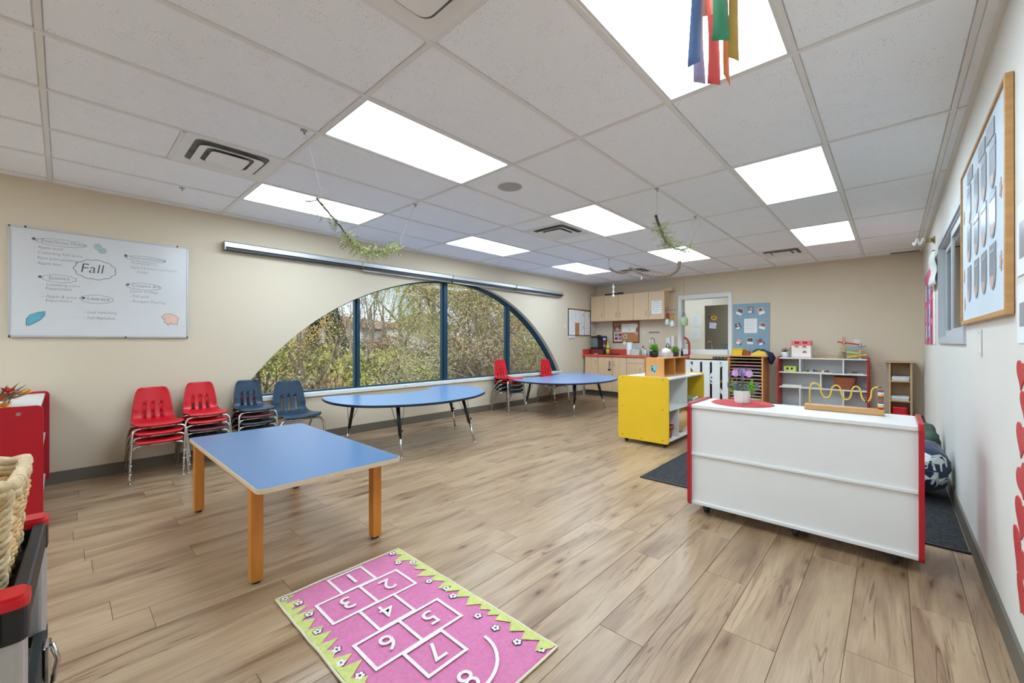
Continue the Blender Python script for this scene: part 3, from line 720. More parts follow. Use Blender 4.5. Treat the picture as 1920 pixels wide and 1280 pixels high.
for (dx, dy, dz, w) in ((.075, -.02, .09, .022), (.055, .02, .085, .018), (-.075, .01, .10, .016), (-.03, -.03, .07, .014), (.10, .0, .075, .014), (-.1, 0, .05, .01)):
    A = Vector((px_, py_, zc-.02)); Bp = Vector((px_+dx, py_+dy, zc+dz)); mid = (A+Bp)/2+Vector((dx*.25, dy*.3, -.012)); side = Vector((.3, 0, -.6 if dx > 0 else .6)).normalized()*w
    bm = B(); rows = []
    for (p, s_) in ((A, .15), (A.lerp(mid, .6), .7), (mid, 1.), (mid.lerp(Bp, .6), .7), (Bp, .05)):
        rows.append([bm.verts.new(p-side*s_), bm.verts.new(p+Vector((0, .006*s_, 0))), bm.verts.new(p+side*s_)])
    for r0, r1 in zip(rows, rows[1:]):
        for q in (0, 1): bm.faces.new((r0[q], r0[q+1], r1[q+1], r1[q]))
    add('leaf', bm, M_LEAFG, t, smooth=True)
vs, fs = [], []
for q in range(260):
    a = random.uniform(0, 2*PI); rr = random.uniform(.02, .085); p = Vector((px_+rr*math.cos(a), py_+.6*rr*math.sin(a), zc+random.uniform(-.02, .07)-rr*.15)); d = Vector([random.gauss(0, 1) for _ in range(3)]).normalized()*.009; u = d.orthogonal().normalized()*.0035
    k = len(vs); vs += [p-d, p+u, p+d, p-u]; fs.append((k, k+1, k+2, k+3))
W = world_of(t).inverted(); raw('filler_leaves', [W @ v for v in vs], fs, M_LEAFD, t, kind='stuff')

# wave maze toy
t = thing('bead_maze', 'oak block toy with a wavy yellow wire and stacked coloured beads', 'toy', (-.235, 3.35, .775))
bm = B(); box(bm, -.432, -.035, 3.325, 3.385, .775, .812, .006, 2); bo = add('block', bm, M_OAK, t)
sbox('groove', -.425, -.042, 3.350, 3.354, .8118, .8128, mat('groove', (130, 92, 54), .8), bo)
wy = 3.352; W_ = [(-.403, .805), (-.403, .90), (-.395, .94), (-.374, .948), (-.352, .935), (-.342, .89), (-.327, .862), (-.305, .862), (-.292, .89), (-.286, .925), (-.268, .942), (-.248, .932), (-.238, .89), (-.226, .860), (-.203, .860), (-.191, .89), (-.185, .925), (-.168, .942), (-.150, .93), (-.140, .88), (-.128, .856), (-.108, .856), (-.097, .885), (-.094, .92), (-.082, .94), (-.058, .945)]
bm = B(); tube(bm, spline([(x, wy, z) for x, z in W_], 4, False), .0045, 8); add('wire', bm, mat('yellow_wire', (224, 184, 60), .35), t)
bm = B(); sphere(bm, (-.056, wy, .943), .009, 12, 8, (1.2, 1, 1)); add('end_bead', bm, mat('green_bead', (30, 110, 70), .3), t)
bm = B(); sphere(bm, (-.118, wy, .853), .008, 12, 8); add('bead', bm, mat('dark_green_bead', (46, 70, 40), .3), t)
BC = [(196, 40, 40), (232, 200, 90), (230, 228, 210), (60, 110, 160), (196, 70, 40), (50, 130, 90), (200, 60, 60), (232, 200, 90), (230, 228, 210), (70, 100, 150), (206, 110, 90)]
z = .812
for q, c in enumerate(BC):
    hh = .0115; bm = B(); lathe(bm, (-.052, wy, z), [(.010, 0), (.0145, .002), (.0145, hh-.002), (.010, hh)], 16); z += hh; add('bead', bm, mat('bead_%d' % q, c, .35), t)
sphere_b = B(); sphere(sphere_b, (-.052, wy, z+.002), .008, 12, 8); add('bead', sphere_b, mat('bead_top', (206, 110, 90), .35), t)

# mat under the shelf and bean bags
t = thing('floor_mat', 'large charcoal ribbed mat under the white shelf', 'mat', (-.68, 4.6, 0))
sbox('pile', -1.665, .325, 3.535, 5.7, 0, .009, M_MAT, t); sbox('binding', -1.672, .332, 3.522, 3.54, 0, .011, M_BLACK, t, .002); sbox('binding', -1.675, -1.66, 3.522, 5.7, 0, .011, M_BLACK, t, .002)
def bagf(zz): return max(0, 1-abs(zz)**2.6)**(1/2.4)
def beanbag(x, y, r, h, m, label, deco):
    t = thing('bean_bag', label, 'bean bag', (x, y, .009), group='bean bags by the right wall')
    bm = B(); vv = sphere(bm, (0, 0, 0), 1, 32, 20)
    for v in vv:
        p = v.co.copy(); rad = math.hypot(p.x, p.y); zz = p.z
        z2 = (zz+1)/2; k_ = bagf(zz)/max(rad, 1e-6) if rad > 1e-6 else 0; p.x *= k_; p.y *= k_
        v.co = Vector((p.x*r*(1.0-.25*max(0, z2-.6)), p.y*r*(1.0-.25*max(0, z2-.6)), z2**.8*h))
        nn = noise.noise(p*3.1)*.035+noise.noise(p*7)*.012
        v.co += Vector((p.x, p.y, .5*p.z))*nn
        v.co.z = max(0, v.co.z)
    bmesh.ops.translate(bm, vec=(x, y, .009), verts=bm.verts)
    o = add('body', bm, m, t)
    bm = B(); tube(bm, [(x+r*.3*math.cos(a), y+r*.3*math.sin(a), h*.985) for a in [2*PI*i/20 for i in range(20)]], .006, 6, closed=True); add('piping', bm, m, t)
    return t
M_BBN = mat('navy_print_cotton', (16, 36, 72), .75, var=.2, scale=5, sheen=.2); M_BBG = mat('green_print_cotton', (74, 96, 84), .8, var=.55, scale=9)
b1 = beanbag(.055, 4.63, .272, .44, M_BBN, 'navy bean bag printed with white leaves and animals by the wall', 1)
b2 = beanbag(.13, 5.42, .19, .47, M_BBG, 'dark green patterned bean bag behind the navy one', 2)
M_PR = mat('white_cotton_print', (214, 220, 218), .8)
def decal(parent, cx, cz, pts, name='print'):
    """printed shape wrapped on the camera side of the navy bag: ray from the bag's axis"""
    bm = B(); vv = []
    for (du, dz) in pts:
        u = cx+du; z = cz+dz; an = u
        zr = max(.02, min(.98, (z-.009)/.44)); zz = (zr**(1/.8))*2-1; rad = bagf(zz)*.272*(1-.25*max(0, (zz+1)/2-.6))
        p = Vector((math.cos(an)*bagf(zz), math.sin(an)*bagf(zz), zz))
        nn = noise.noise(p*3.1)*.035+noise.noise(p*7)*.012
        q = Vector((math.cos(an)*rad, math.sin(an)*rad, z-.009))+Vector((p.x, p.y, .5*p.z))*nn+p*.004
        vv.append(bm.verts.new((.055+q.x, 4.63+q.y, .009+q.z)))
    bm.faces.new(vv)
    return add(name, bm, M_PR, parent)
for (an, z, ln, rot_) in ((-.55, .12, .10, 60), (-.5, .15, .11, 30), (-.48, .17, .11, 0), (-.55, .20, .1, -40), (-.62, .22, .09, -70)):
    A = R(rot_); P = []
    for (l_, w_) in ((0, 0), (.35, .18), (.7, .16), (1, 0), (.7, -.16), (.35, -.18)):
        u = l_*ln; v = w_*ln; P.append(((u*math.cos(A)-v*math.sin(A))/.272, u*math.sin(A)+v*math.cos(A)))
    decal(b1, an-.2, z, P, 'leaf_print')
for (an, z, sx) in ((-1.15, .33, 1), (-1.5, .17, -1), (-.75, .31, 1), (-1.05, .20, -1), (-1.9, .28, 1)):
    P = [(-.32, 0), (-.25, .045), (-.1, .05), (.12, .055), (.25, .03), (.3, -.03), (.25, -.035), (.2, .0), (.12, -.01), (.08, -.06), (.03, -.06), (.03, -.01), (-.1, -.005), (-.13, -.05), (-.18, -.05), (-.2, 0)]
    decal(b1, an, z, [(u*sx, v) for u, v in P], 'animal_print')
# ------------------------------------------------------------------ tables
t = thing('square_table', 'low rectangular table with blue top, birch edge and honey wooden legs', 'table', (-2.94, .995, 0))
x0, x1, y0, y1, zt = -3.735, -2.175, .615, 1.385, .53
def slab(P, z0, z1): bm = B(); prism(bm, [(x, y, z0) for x, y in P], (0, 0, z1-z0)); return bm
P = rrect(x1-x0, y1-y0, .035, 5, (x0+x1)/2, (y0+y1)/2)
add('edge_band', slab(P, zt-.024, zt-.001), M_BIRCH, t)
add('tabletop', slab(rrect(x1-x0-.006, y1-y0-.006, .033, 5, (x0+x1)/2, (y0+y1)/2), zt-.002, zt), M_BLUE, t)
lx = (-3.685, -2.385); ly = (.665, 1.325); L = .058
for x in lx:
    for y in ly:
        bm = B(); box(bm, x-L/2, x+L/2, y-L/2, y+L/2, .012, zt-.024, .006, 2); lg = add('leg', bm, M_HONEY, t)
        bm = B(); lathe(bm, (x, y, 0), [(.02, 0), (.022, .003), (.022, .014)], 14); add('glide', bm, M_BLACK, lg)
for y in ly: sbox('apron', lx[0]+L/2, lx[1]-L/2, y-.011, y+.011, zt-.075, zt-.024, M_HONEY, t)
for x in lx: sbox('apron', x-.011, x+.011, ly[0]+L/2, ly[1]-L/2, zt-.075, zt-.024, M_HONEY, t)

def table_leg(parent, top, foot, split=.42):
    T_, F = Vector(top), Vector(foot); mid = T_.lerp(F, 1-split)
    bm = B(); tube(bm, [T_, mid], [.021, .018], 12); box(bm, T_.x-.05, T_.x+.05, T_.y-.05, T_.y+.05, T_.z-.006, T_.z); lg = add('leg', bm, M_BLACK, parent)
    bm = B(); tube(bm, [mid+Vector((0, 0, .01)), F+Vector((0, 0, .018))], .0125, 12); add('lower_tube', bm, M_CHROME, lg)
    bm = B(); lathe(bm, (F.x, F.y, 0), [(.018, 0), (.018, .004), (.009, .02)], 12); add('glide', bm, M_STEEL, lg)
    bm = B(); sphere(bm, mid+Vector((.02, .01, .05)), .012, 8, 6); add('clamp', bm, M_BLACK, lg)
    bm = B()
    for s in (-1, 1): tube(bm, spline([T_+Vector((.012*s, .075*s, 0)), T_.lerp(mid, .5)+Vector((.006*s, .04*s, 0)), mid+Vector((0, 0, .05))], 5, False), .003, 5)
    add('brace', bm, M_DARK, lg)
def kidney(name, label, outline, legs, h):
    cx = sum(p[0] for p in outline)/len(outline); cy = sum(p[1] for p in outline)/len(outline)
    t = thing(name, label, 'table', (cx, cy, 0), group='kidney tables by the window')
    P = [(v.x, v.y) for v in spline([(a, b, 0) for a, b in outline], 8)]
    add('edge_band', slab(P, h-.026, h-.001), M_DNAVY, t)
    Q = [(cx+(x-cx)*.993, cy+(y-cy)*.996) for x, y in P]
    add('tabletop', slab(Q, h-.002, h), M_BLUE2, t)
    for f, inn in legs:
        table_leg(t, (inn[0], inn[1], h-.026), (f[0], f[1], 0))
    return t
k1 = [(-4.93, 2.06), (-4.45, 1.97), (-4.02, 2.08), (-3.75, 2.40), (-3.63, 2.80), (-3.68, 3.25), (-3.82, 3.58), (-4.05, 3.86), (-4.45, 4.05), (-4.80, 4.04), (-4.99, 3.88), (-4.93, 3.62), (-4.72, 3.38), (-4.63, 3.08), (-4.68, 2.72), (-4.85, 2.45), (-5.0, 2.22)]
kidney('kidney_table', 'near kidney-shaped table with a pale blue top and black splayed legs', k1,
       [((-3.79, 2.41), (-3.93, 2.45)), ((-3.75, 3.40), (-3.98, 3.40)), ((-4.60, 3.80), (-4.65, 3.72)), ((-4.62, 2.20), (-4.62, 2.30))], .57)
k2 = [(-5.02, 5.42), (-4.75, 5.22), (-4.35, 5.14), (-3.95, 5.22), (-3.66, 5.50), (-3.52, 5.88), (-3.52, 6.35), (-3.66, 6.80), (-3.98, 7.20), (-4.40, 7.42), (-4.80, 7.46), (-5.05, 7.36), (-5.12, 7.10), (-4.98, 6.78), (-4.86, 6.45), (-4.84, 6.10), (-4.95, 5.78), (-5.06, 5.6)]
kidney('kidney_table', 'far kidney-shaped blue table in front of the kitchen corner', k2,
       [((-4.70, 5.43), (-4.62, 5.50)), ((-3.87, 5.71), (-3.90, 5.80)), ((-3.85, 6.69), (-3.98, 6.62)), ((-4.80, 7.10), (-4.75, 7.0))], .57)

# ------------------------------------------------------------------ stacking chairs
def chair_proto(m, name='stacking_chair'):
    t = thing(name, '', 'chair', (0, 0, 0))
    prof = [(.195, .318), (.185, .335), (.16, .342), (.10, .338), (.03, .330), (-.05, .326), (-.11, .332), (-.145, .350), (-.160, .385), (-.168, .42), (-.174, .45), (-.180, .48), (-.186, .52), (-.192, .56), (-.198, .60), (-.203, .628), (-.205, .640)]
    half = [.150, .168, .175, .175, .172, .168, .164, .158, .153, .150, .147, .143, .138, .131, .122, .108, .085]
    NU = 24; vs, fs = [], []
    for (x, z), hw in zip(prof, half):
        for u in range(NU+1):
            s = -1+2*u/NU
            vs.append((x+(.018*s*s if z > .40 else 0), s*hw, z+(.010*s*s if z < .36 else 0)))
    W1 = NU+1
    def slot(u): return u in (6, 7) or u in (11, 12) or u in (16, 17)
    for r in range(len(prof)-1):
        for u in range(NU):
            if 7 <= r <= 10 and slot(u): continue
            a = r*W1+u; fs.append((a, a+1, a+W1+1, a+W1))
    o = raw('seat_shell', vs, fs, m, t, smooth=True)
    md = o.modifiers.new('s', 'SOLIDIFY'); md.thickness = .007; md.offset = 0
    def part(nm, bm, mm, par=t):
        bmesh.ops.recalc_face_normals(bm, faces=bm.faces); me = bpy.data.meshes.new(nm); bm.to_mesh(me); bm.free(); me.materials.append(mm)
        q = bpy.data.objects.new(nm, me); COL.objects.link(q); q.parent = par; return q
    r_ = .0105
    for s in (-1, 1):
        bm = B(); tube(bm, spline([(.215, .205*s, .012), (.195, .196*s, .15), (.180, .188*s, .255), (.170, .168*s, .296), (.165, .12*s, .308)], 4, False), r_, 8); lg = part('leg', bm, M_CHROME)
        bm = B(); lathe(bm, (.216, .205*s, 0), [(.014, 0), (.014, .005), (.008, .014)], 10); part('glide', bm, M_STEEL, lg)
        bm = B(); tube(bm, spline([(-.21, .185*s, .012), (-.16, .181*s, .14), (-.07, .177*s, .26), (-.01, .165*s, .302), (.02, .13*s, .314)], 4, False), r_, 8); lg = part('leg', bm, M_CHROME)
        bm = B(); lathe(bm, (-.211, .185*s, 0), [(.014, 0), (.014, .005), (.008, .014)], 10); part('glide', bm, M_STEEL, lg)
    bm = B(); tube(bm, [(.165, -.12, .308), (.165, .12, .308)], r_, 8); tube(bm, [(.02, -.13, .314), (.02, .13, .314)], r_, 8); part('seat_frame', bm, M_CHROME)
    for s in (-1, 1):
        bm = B(); cyl(bm, (-.186+.0, .045*s, .495), (-.172, .045*s, .495), .0055, n=8); part('rivet', bm, M_CHROME)
    return t
protos = {}
def chair(key, loc, rz, sc, label, group):
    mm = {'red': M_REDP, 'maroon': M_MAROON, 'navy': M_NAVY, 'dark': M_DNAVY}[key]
    if key not in protos: protos[key] = c = chair_proto(mm)
    else: c = copy_tree(protos[key])
    c.location = loc; c.rotation_euler = (0, 0, rz); c.scale = (sc, sc, sc); c['label'] = label; c['group'] = group
    return c
cn = {'red': 'red', 'maroon': 'maroon', 'navy': 'navy blue', 'dark': 'dark navy'}
def stack(x, y, rz, sc, seat0, pitch, cols, where):
    n = len(cols)
    for q, c in enumerate(cols):     # bottom first
        pos = 'topmost' if q == n-1 else 'bottom' if q == 0 else ('second from the top' if q == n-2 else 'third from the top')
        chair(c, (x-.005*q, y+.003*q, q*pitch), rz, sc, '%s chrome-legged chair, %s of the stack %s' % (cn[c], pos, where), 'stacked school chairs')
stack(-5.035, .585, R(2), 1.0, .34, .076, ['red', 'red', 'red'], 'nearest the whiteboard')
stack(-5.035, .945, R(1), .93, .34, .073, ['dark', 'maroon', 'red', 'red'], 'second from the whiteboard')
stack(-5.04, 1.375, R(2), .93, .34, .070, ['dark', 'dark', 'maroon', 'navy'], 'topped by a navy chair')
chair('navy', (-5.02, 1.80, 0), R(0), 1.2, 'single larger navy blue chair standing by itself under the window edge', 'stacked school chairs')
stack(-5.03, 5.36, R(0), 1.08, .36, .072, ['navy', 'navy', 'red', 'red'], 'at the far kidney table')
stack(-5.06, 6.72, R(-2), 1.12, .36, .075, ['red', 'red', 'red'], 'behind the far kidney table')

# ------------------------------------------------------------------ hopscotch rug
t = thing('hopscotch_rug', 'pink hopscotch rug with green grass edges and white numbered squares', 'rug', (-1.56, 1.005, 0))
rx0, rx1, ry0, ry1 = -2.14, -.985, .68, 1.335
M_PINK = mat('pink_pile', (216, 126, 166), .95, var=.08, scale=60, bump=.5, bscale=400); M_LIME = mat('lime_pile', (206, 210, 124), .95, var=.1, scale=60, bump=.5, bscale=400)
M_RW = mat('cream_pile', (232, 218, 214), .95, var=.05, scale=60); M_RBLK = mat('black_pile', (40, 44, 60), .95)
nx, ny = 40, 24; vs, fs = [], []
def rz_(x, y): return .006+.0015*noise.noise(Vector((x*9, y*9, 0)))
def wob(x, y):
    return Vector((x, y, 0))+Vector((.006*noise.noise(Vector((y*6, 3, 0))), .008*noise.noise(Vector((x*7, 1, 0))), 0))
for i in range(nx+1):
    for j in range(ny+1):
        x = rx0+(rx1-rx0)*i/nx; y = ry0+(ry1-ry0)*j/ny; p = wob(x, y); vs.append((p.x, p.y, rz_(x, y)))
for i in range(nx):
    for j in range(ny): a = i*(ny+1)+j; fs.append((a, a+ny+1, a+ny+2, a+1))
W = world_of(t).inverted()
rg = raw('pile', [W @ Vector(v) for v in vs], fs, M_PINK, t, smooth=True)
md = rg.modifiers.new('s', 'SOLIDIFY'); md.thickness = .006; md.offset = -1
bm = B(); E = [(rx0+(rx1-rx0)*i/40, ry0) for i in range(40)]+[(rx1, ry0+(ry1-ry0)*i/24) for i in range(24)]+[(rx1-(rx1-rx0)*i/40, ry1) for i in range(40)]+[(rx0, ry1-(ry1-ry0)*i/24) for i in range(24)]
tube(bm, [wob(x, y)+Vector((0, 0, .0062)) for x, y in E], .0055, 6, closed=True); add('binding', bm, mat('cream_binding', (222, 214, 180), .9), t)
ZT = .0085
def flat(nm, polys, m, z=ZT, lab=None):
    bm = B()
    for i_, P in enumerate(polys): bm.faces.new([bm.verts.new((x, y, z+.00012*i_)) for x, y in P])
    for f in bm.faces:
        f.normal_update()
        if f.normal.z < 0: f.normal_flip()
    return add(nm, bm, m, t, label=lab, recalc=False)
rnd = random.Random(3)
for side in (0, 1):
    polys = []; x = rx0+.008
    while x < rx1-.02:
        w = rnd.uniform(.05, .085); d = rnd.uniform(.05, .10); b = .022; x2 = min(x+w, rx1-.008); tip = x+w*rnd.uniform(.15, .45)
        if side: polys.append([(x, ry1-.004), (x, ry1-b), (tip, ry1-d), (x2, ry1-b), (x2, ry1-.004)])
        else: polys.append([(x, ry0+.004), (x, ry0+b), (tip, ry0+d), (x2, ry0+b), (x2, ry0+.004)])
        x = x2
    flat('grass_border', polys, M_LIME)
LW = .014
def line(a, b, w=LW):
    a, b = Vector(a), Vector(b); d = (b-a).normalized(); n = Vector((-d.y, d.x))*w/2; a = a-d*w/2; b = b+d*w/2
    return [tuple(a+n), tuple(b+n), tuple(b-n), tuple(a-n)]
def rect(x0, x1, y0, y1): return [line((x0, y0), (x1, y0)), line((x1, y0), (x1, y1)), line((x1, y1), (x0, y1)), line((x0, y1), (x0, y0))]
SQ = [('1', -2.115, -1.955, .915, 1.09), ('2', -1.945, -1.765, .998, 1.202), ('3', -1.95, -1.77, .79, .998), ('4', -1.765, -1.59, .905, 1.077), ('5', -1.58, -1.405, .99, 1.195), ('6', -1.58, -1.405, .787, .99), ('7', -1.395, -1.235, .897, 1.077)]
for q, (n, a, b, c, d) in enumerate(SQ):
    flat('hopscotch_square', rect(a, b, c, d), M_RW, ZT+.0006*q)
    text(n, .135, ((a+b)/2-.047, (c+d)/2, ZT+.0052), (0, -1, 0), (1, 0, 0), M_RW, t, 'digit', 'CENTER', bold=.0005)
arcp = [(-1.235+.18*math.sin(PI*i/16), .99+.185*math.cos(PI*i/16)) for i in range(17)]
bm = B(); ai = [bm.verts.new((-1.235+.173*math.sin(PI*i/20), .99+.178*math.cos(PI*i/20), ZT+.0045)) for i in range(21)]; ao = [bm.verts.new((-1.235+.187*math.sin(PI*i/20), .99+.192*math.cos(PI*i/20), ZT+.0045)) for i in range(21)]
for i in range(20): bm.faces.new((ai[i], ai[i+1], ao[i+1], ao[i]))
add('hopscotch_arch', bm, M_RW, t)
text('8', .135, (-1.165, .985, ZT+.0052), (0, -1, 0), (1, 0, 0), M_RW, t, 'digit', 'CENTER', bold=.0005)
FL = [(-2.112, .712), (-2.031, .744), (-1.914, .745), (-1.774, .724), (-1.614, .732), (-1.535, .713), (-1.426, .732), (-1.30, .72), (-1.18, .74), (-1.06, .72), (-2.11, 1.281), (-2., 1.25), (-1.946, 1.304), (-1.73, 1.259), (-1.619, 1.28), (-1.545, 1.263), (-1.353, 1.246), (-1.24, 1.244), (-1.118, 1.245), (-1.021, 1.281)]
for (x, y) in FL:
    bm = B()
    for i in range(5):
        a = 2*PI*i/5+x*9
        for r_, z_ in ((.0105, ZT+.0008),): 
            c = (x+.0115*math.cos(a), y+.0115*math.sin(a)); bm.faces.new([bm.verts.new((c[0]+r_*math.cos(b_*PI/4), c[1]+r_*math.sin(b_*PI/4), z_)) for b_ in range(8)])
    o = add('flower_outline', bm, M_RBLK, t, recalc=False)
    bm = B()
    for i in range(5):
        a = 2*PI*i/5+x*9; c = (x+.0115*math.cos(a), y+.0115*math.sin(a)); bm.faces.new([bm.verts.new((c[0]+.0072*math.cos(b_*PI/4), c[1]+.0072*math.sin(b_*PI/4), ZT+.0014)) for b_ in range(8)])
    add('flower', bm, M_RW, t, recalc=False)
    bm = B(); bm.faces.new([bm.verts.new((x+.004*math.cos(b_*PI/4), y+.004*math.sin(b_*PI/4), ZT+.002)) for b_ in range(8)]); add('flower_centre', bm, M_RBLK, t, recalc=False)
# ------------------------------------------------------------------ kitchen along the far wall
YFR = 8.205
def bow(parent, x, z0, z1, y, m=None):
    bm = B(); zm = (z0+z1)/2
    tube(bm, spline([(x, y, z0), (x, y-.022, z0+.02), (x, y-.028, zm), (x, y-.022, z1-.02), (x, y, z1)], 4, False), .005, 6)
    return add('handle', bm, m or M_STEEL, parent)
M_TOE = mat('toe_kick', (84, 80, 72), .6)
xs = [-5.253, -4.905, -4.547, -4.204, -3.80, -3.38, -2.96]
lab = ['maple base cabinet in the left corner under the red counter', 'maple base cabinet with the black cord lock on its handle', 'maple base cabinet left of the drawer units', 'maple drawer unit with one door beneath, below the sink', 'maple base unit hidden behind the yellow shelf', 'maple base unit at the right end of the red counter']
for q in range(6):
    a, b = xs[q], xs[q+1]
    t = thing('base_cabinet', lab[q], 'cabinet', ((a+b)/2, 8.5, 0), group='kitchen base cabinets')
    sbox('body', a+.002, b-.002, YFR+.02, YF-.004, .12, .888, M_MAPLE, t); sbox('toe_kick', a, b, YFR+.06, YFR+.075, 0, .12, M_TOE, t)
    if q < 3:
        d = sbox('door', a+.004, b-.004, YFR, YFR+.018, .13, .884, M_MAPLE, t, .002)
        hx = (b-.05 if q in (0, 1) else a+.05); bow(d, hx, .70, .81, YFR)
    else:
        d = sbox('drawer', a+.004, b-.004, YFR, YFR+.018, .775, .884, M_MAPLE, t, .002)
        d = sbox('door', a+.004, b-.004, YFR, YFR+.018, .13, .768, M_MAPLE, t, .002); bow(d, b-.09, .56, .67, YFR)
t = thing('cabinet_lock', 'black cord lock looped through the base cabinet handles', 'lock', (-4.597, 8.17, .58))
bm = B(); tube(bm, [(-4.612, 8.172, .78), (-4.614, 8.168, .62)], .004, 6); tube(bm, [(-4.582, 8.172, .78), (-4.580, 8.168, .62)], .004, 6); tube(bm, spline([(-4.612, 8.172, .78), (-4.597, 8.165, .795), (-4.582, 8.172, .78)], 4, False), .005, 6); add('cord', bm, M_BLACK, t)
sbox('clasp', -4.63, -4.564, 8.155, 8.178, .595, .625, M_BLACK, t, .004)
t = thing('worktop', 'coral red laminate worktop with matching backsplash', 'worktop', (-4.1, 8.5, .89))
sbox('top', XL+.003, -2.945, YFR-.02, YF-.004, .89, .934, M_CORAL, t, .004)
sbox('backsplash', XL+.02, -4.44, YF-.022, YF-.004, .934, 1.055, M_CORAL, t); sbox('side_splash', XL+.003, XL+.02, YFR-.01, YF-.004, .934, 1.055, M_CORAL, t)

ux = [-5.262, -4.903, -4.18, -3.49]; ul = ['single-door maple wall cabinet in the corner', 'double-door maple wall cabinet in the middle', 'wide maple wall cabinet with a white notice on its door']
for q in range(3):
    a, b = ux[q], ux[q+1]
    t = thing('wall_cabinet', ul[q], 'cabinet', ((a+b)/2, 8.64, 1.70), group='kitchen wall cabinets')
    sbox('body', a+.001, b-.001, 8.50, YF-.002, 1.70, 2.295, M_MAPLE, t)
    dd = [(a, b)] if q == 0 else [(a, (a+b)/2), ((a+b)/2, b)]
    for k, (c, d) in enumerate(dd):
        o = sbox('door', c+.003, d-.003, 8.48, 8.498, 1.703, 2.292, M_MAPLE, t, .002)
        hx = d-.05 if (q == 0 or k == 0) else c+.05
        bow(o, hx, 1.78, 1.88, 8.48)
t = thing('notice', 'white typed notice taped to the right wall cabinet door', 'notice', (-3.64, 8.479, 1.83))
sbox('sheet', -3.765, -3.545, 8.474, 8.478, 1.82, 2.09, M_PAPER, t)
for q, s in enumerate(['Attendance', 'Please remember to', 'wash hands before', 'every snack and', 'after outdoor play', 'Thank you']): text(s, .026, (-3.655, 8.4735, 2.06-q*.04), (1, 0, 0), (0, 0, 1), M_INK, t, align='CENTER')
bm = B(); box(bm, -3.62, -3.38, 8.60, 8.78, 2.295, 2.36, .004); add('shallow_box', bm, M_MAPLE, label='small pale wooden box on top of the right wall cabinet', cat='box')
bm = B(); box(bm, -4.95, -4.55, 8.58, 8.74, 2.295, 2.34, .006); box(bm, -4.62, -4.54, 8.60, 8.72, 2.338, 2.352, .004); add('document_case', bm, M_BLACK, label='flat black case lying on top of the wall cabinets', cat='case')

# worktop items
t = thing('coffee_maker', 'black coffee maker with a glass front in the worktop corner', 'coffee maker', (-5.1, 8.55, .934))
sbox('stand', -5.22, -4.90, 8.42, 8.68, .934, 1.06, mat('dark_red_drawer', (120, 44, 38), .5), t, .006)
sbox('base', -5.22, -4.93, 8.40, 8.68, 1.062, 1.10, M_BLACK, t, .008); sbox('column', -5.06, -4.94, 8.46, 8.68, 1.10, 1.33, M_BLACK, t, .01)
sbox('head', -5.22, -4.94, 8.40, 8.68, 1.32, 1.36, M_BLACK, t, .008); sbox('glass_front', -5.19, -5.06, 8.43, 8.62, 1.10, 1.32, mat('smoky_glass', (120, 132, 130), .2), t, .006)
bm = B()
for q in range(4): box(bm, -5.185, -5.065, 8.425, 8.43, 1.13+q*.05, 1.137+q*.05)
add('rack_lines', bm, M_DARK, t)
bm = B(); lathe(bm, (-5.08, 8.54, 1.36), [(.06, 0), (.05, .02), (.015, .03)], 16); add('lid_knob', bm, M_BLACK, t)
t = thing('canister_tower', 'stacked canisters banded purple, white, red, orange and blue', 'canister', (-4.92, 8.46, .934))
z = 1.065
sbox('stand', -4.90, -4.87, 8.42, 8.5, .934, 1.065, M_BLACK, t)
for q, (hh, c) in enumerate(((.05, (40, 70, 130)), (.045, (210, 120, 50)), (.05, (120, 40, 44)), (.06, (70, 60, 110)), (.035, (220, 220, 225)), (.03, (80, 60, 130)))):
    bm = B(); lathe(bm, (-4.885, 8.46, z), [(.032, 0), (.036, .003), (.036, hh-.003), (.032, hh)], 18); add('canister', bm, mat('canister_%d' % q, c, .4), t); z += hh
t = thing('yellow_cone', 'small yellow cone beside the striped canisters', 'cone', (-4.80, 8.46, .934))
bm = B(); lathe(bm, (-4.80, 8.46, .934), [(.04, 0), (.04, .13), (.034, .14), (.010, .30), (.006, .31)], 16); add('cone', bm, mat('yellow_cone_paint', (232, 204, 60), .5), t)
bm = B(); lathe(bm, (-4.80, 8.46, 1.062), [(.044, 0), (.044, .02), (.036, .022)], 16); add('collar', bm, M_DNAVY, t)
t = thing('laptop_tray', 'thin black tray lying on the worktop', 'tray', (-4.68, 8.36, .934)); sbox('tray', -4.86, -4.50, 8.28, 8.44, .936, .944, M_BLACK, t, .003); sbox('rim', -4.86, -4.50, 8.44, 8.446, .936, .956, M_BLACK, t)
t = thing('white_dish', 'small white dish with clutter beside the coffee maker', 'dish', (-5.02, 8.30, .934)); bm = B(); lathe(bm, (-5.02, 8.30, .934), [(.03, 0), (.055, .02), (.052, .022), (.02, .008)], 18); add('dish', bm, M_WHITE, t)
t = thing('paper_towel_roll', 'upright white paper towel roll on the red worktop', 'paper towel', (-4.28, 8.50, .934))
bm = B(); lathe(bm, (-4.28, 8.5, .934), [(.062, .006), (.064, .01), (.064, .275), (.06, .28), (.018, .28)], 24, False); add('roll', bm, M_PAPER, t)
bm = B(); lathe(bm, (-4.28, 8.5, .934), [(.075, 0), (.075, .006), (.008, .008), (.008, .30), (.012, .31), (.002, .32)], 18); add('holder', bm, M_STEEL, t)
t = thing('dish_rack', 'translucent dish tub holding pale blue cups by the paper towels', 'dish rack', (-4.11, 8.50, .934))
bm = B(); prism(bm, [(-4.20, 8.42, .936), (-4.03, 8.42, .936), (-4.01, 8.41, 1.05), (-4.22, 8.41, 1.05)], (0, .16, 0)); add('tub', bm, mat('frosted_tub', (206, 206, 190), .35), t)
sbox('rim', -4.225, -4.005, 8.40, 8.58, 1.048, 1.06, M_WHITE, t, .003)
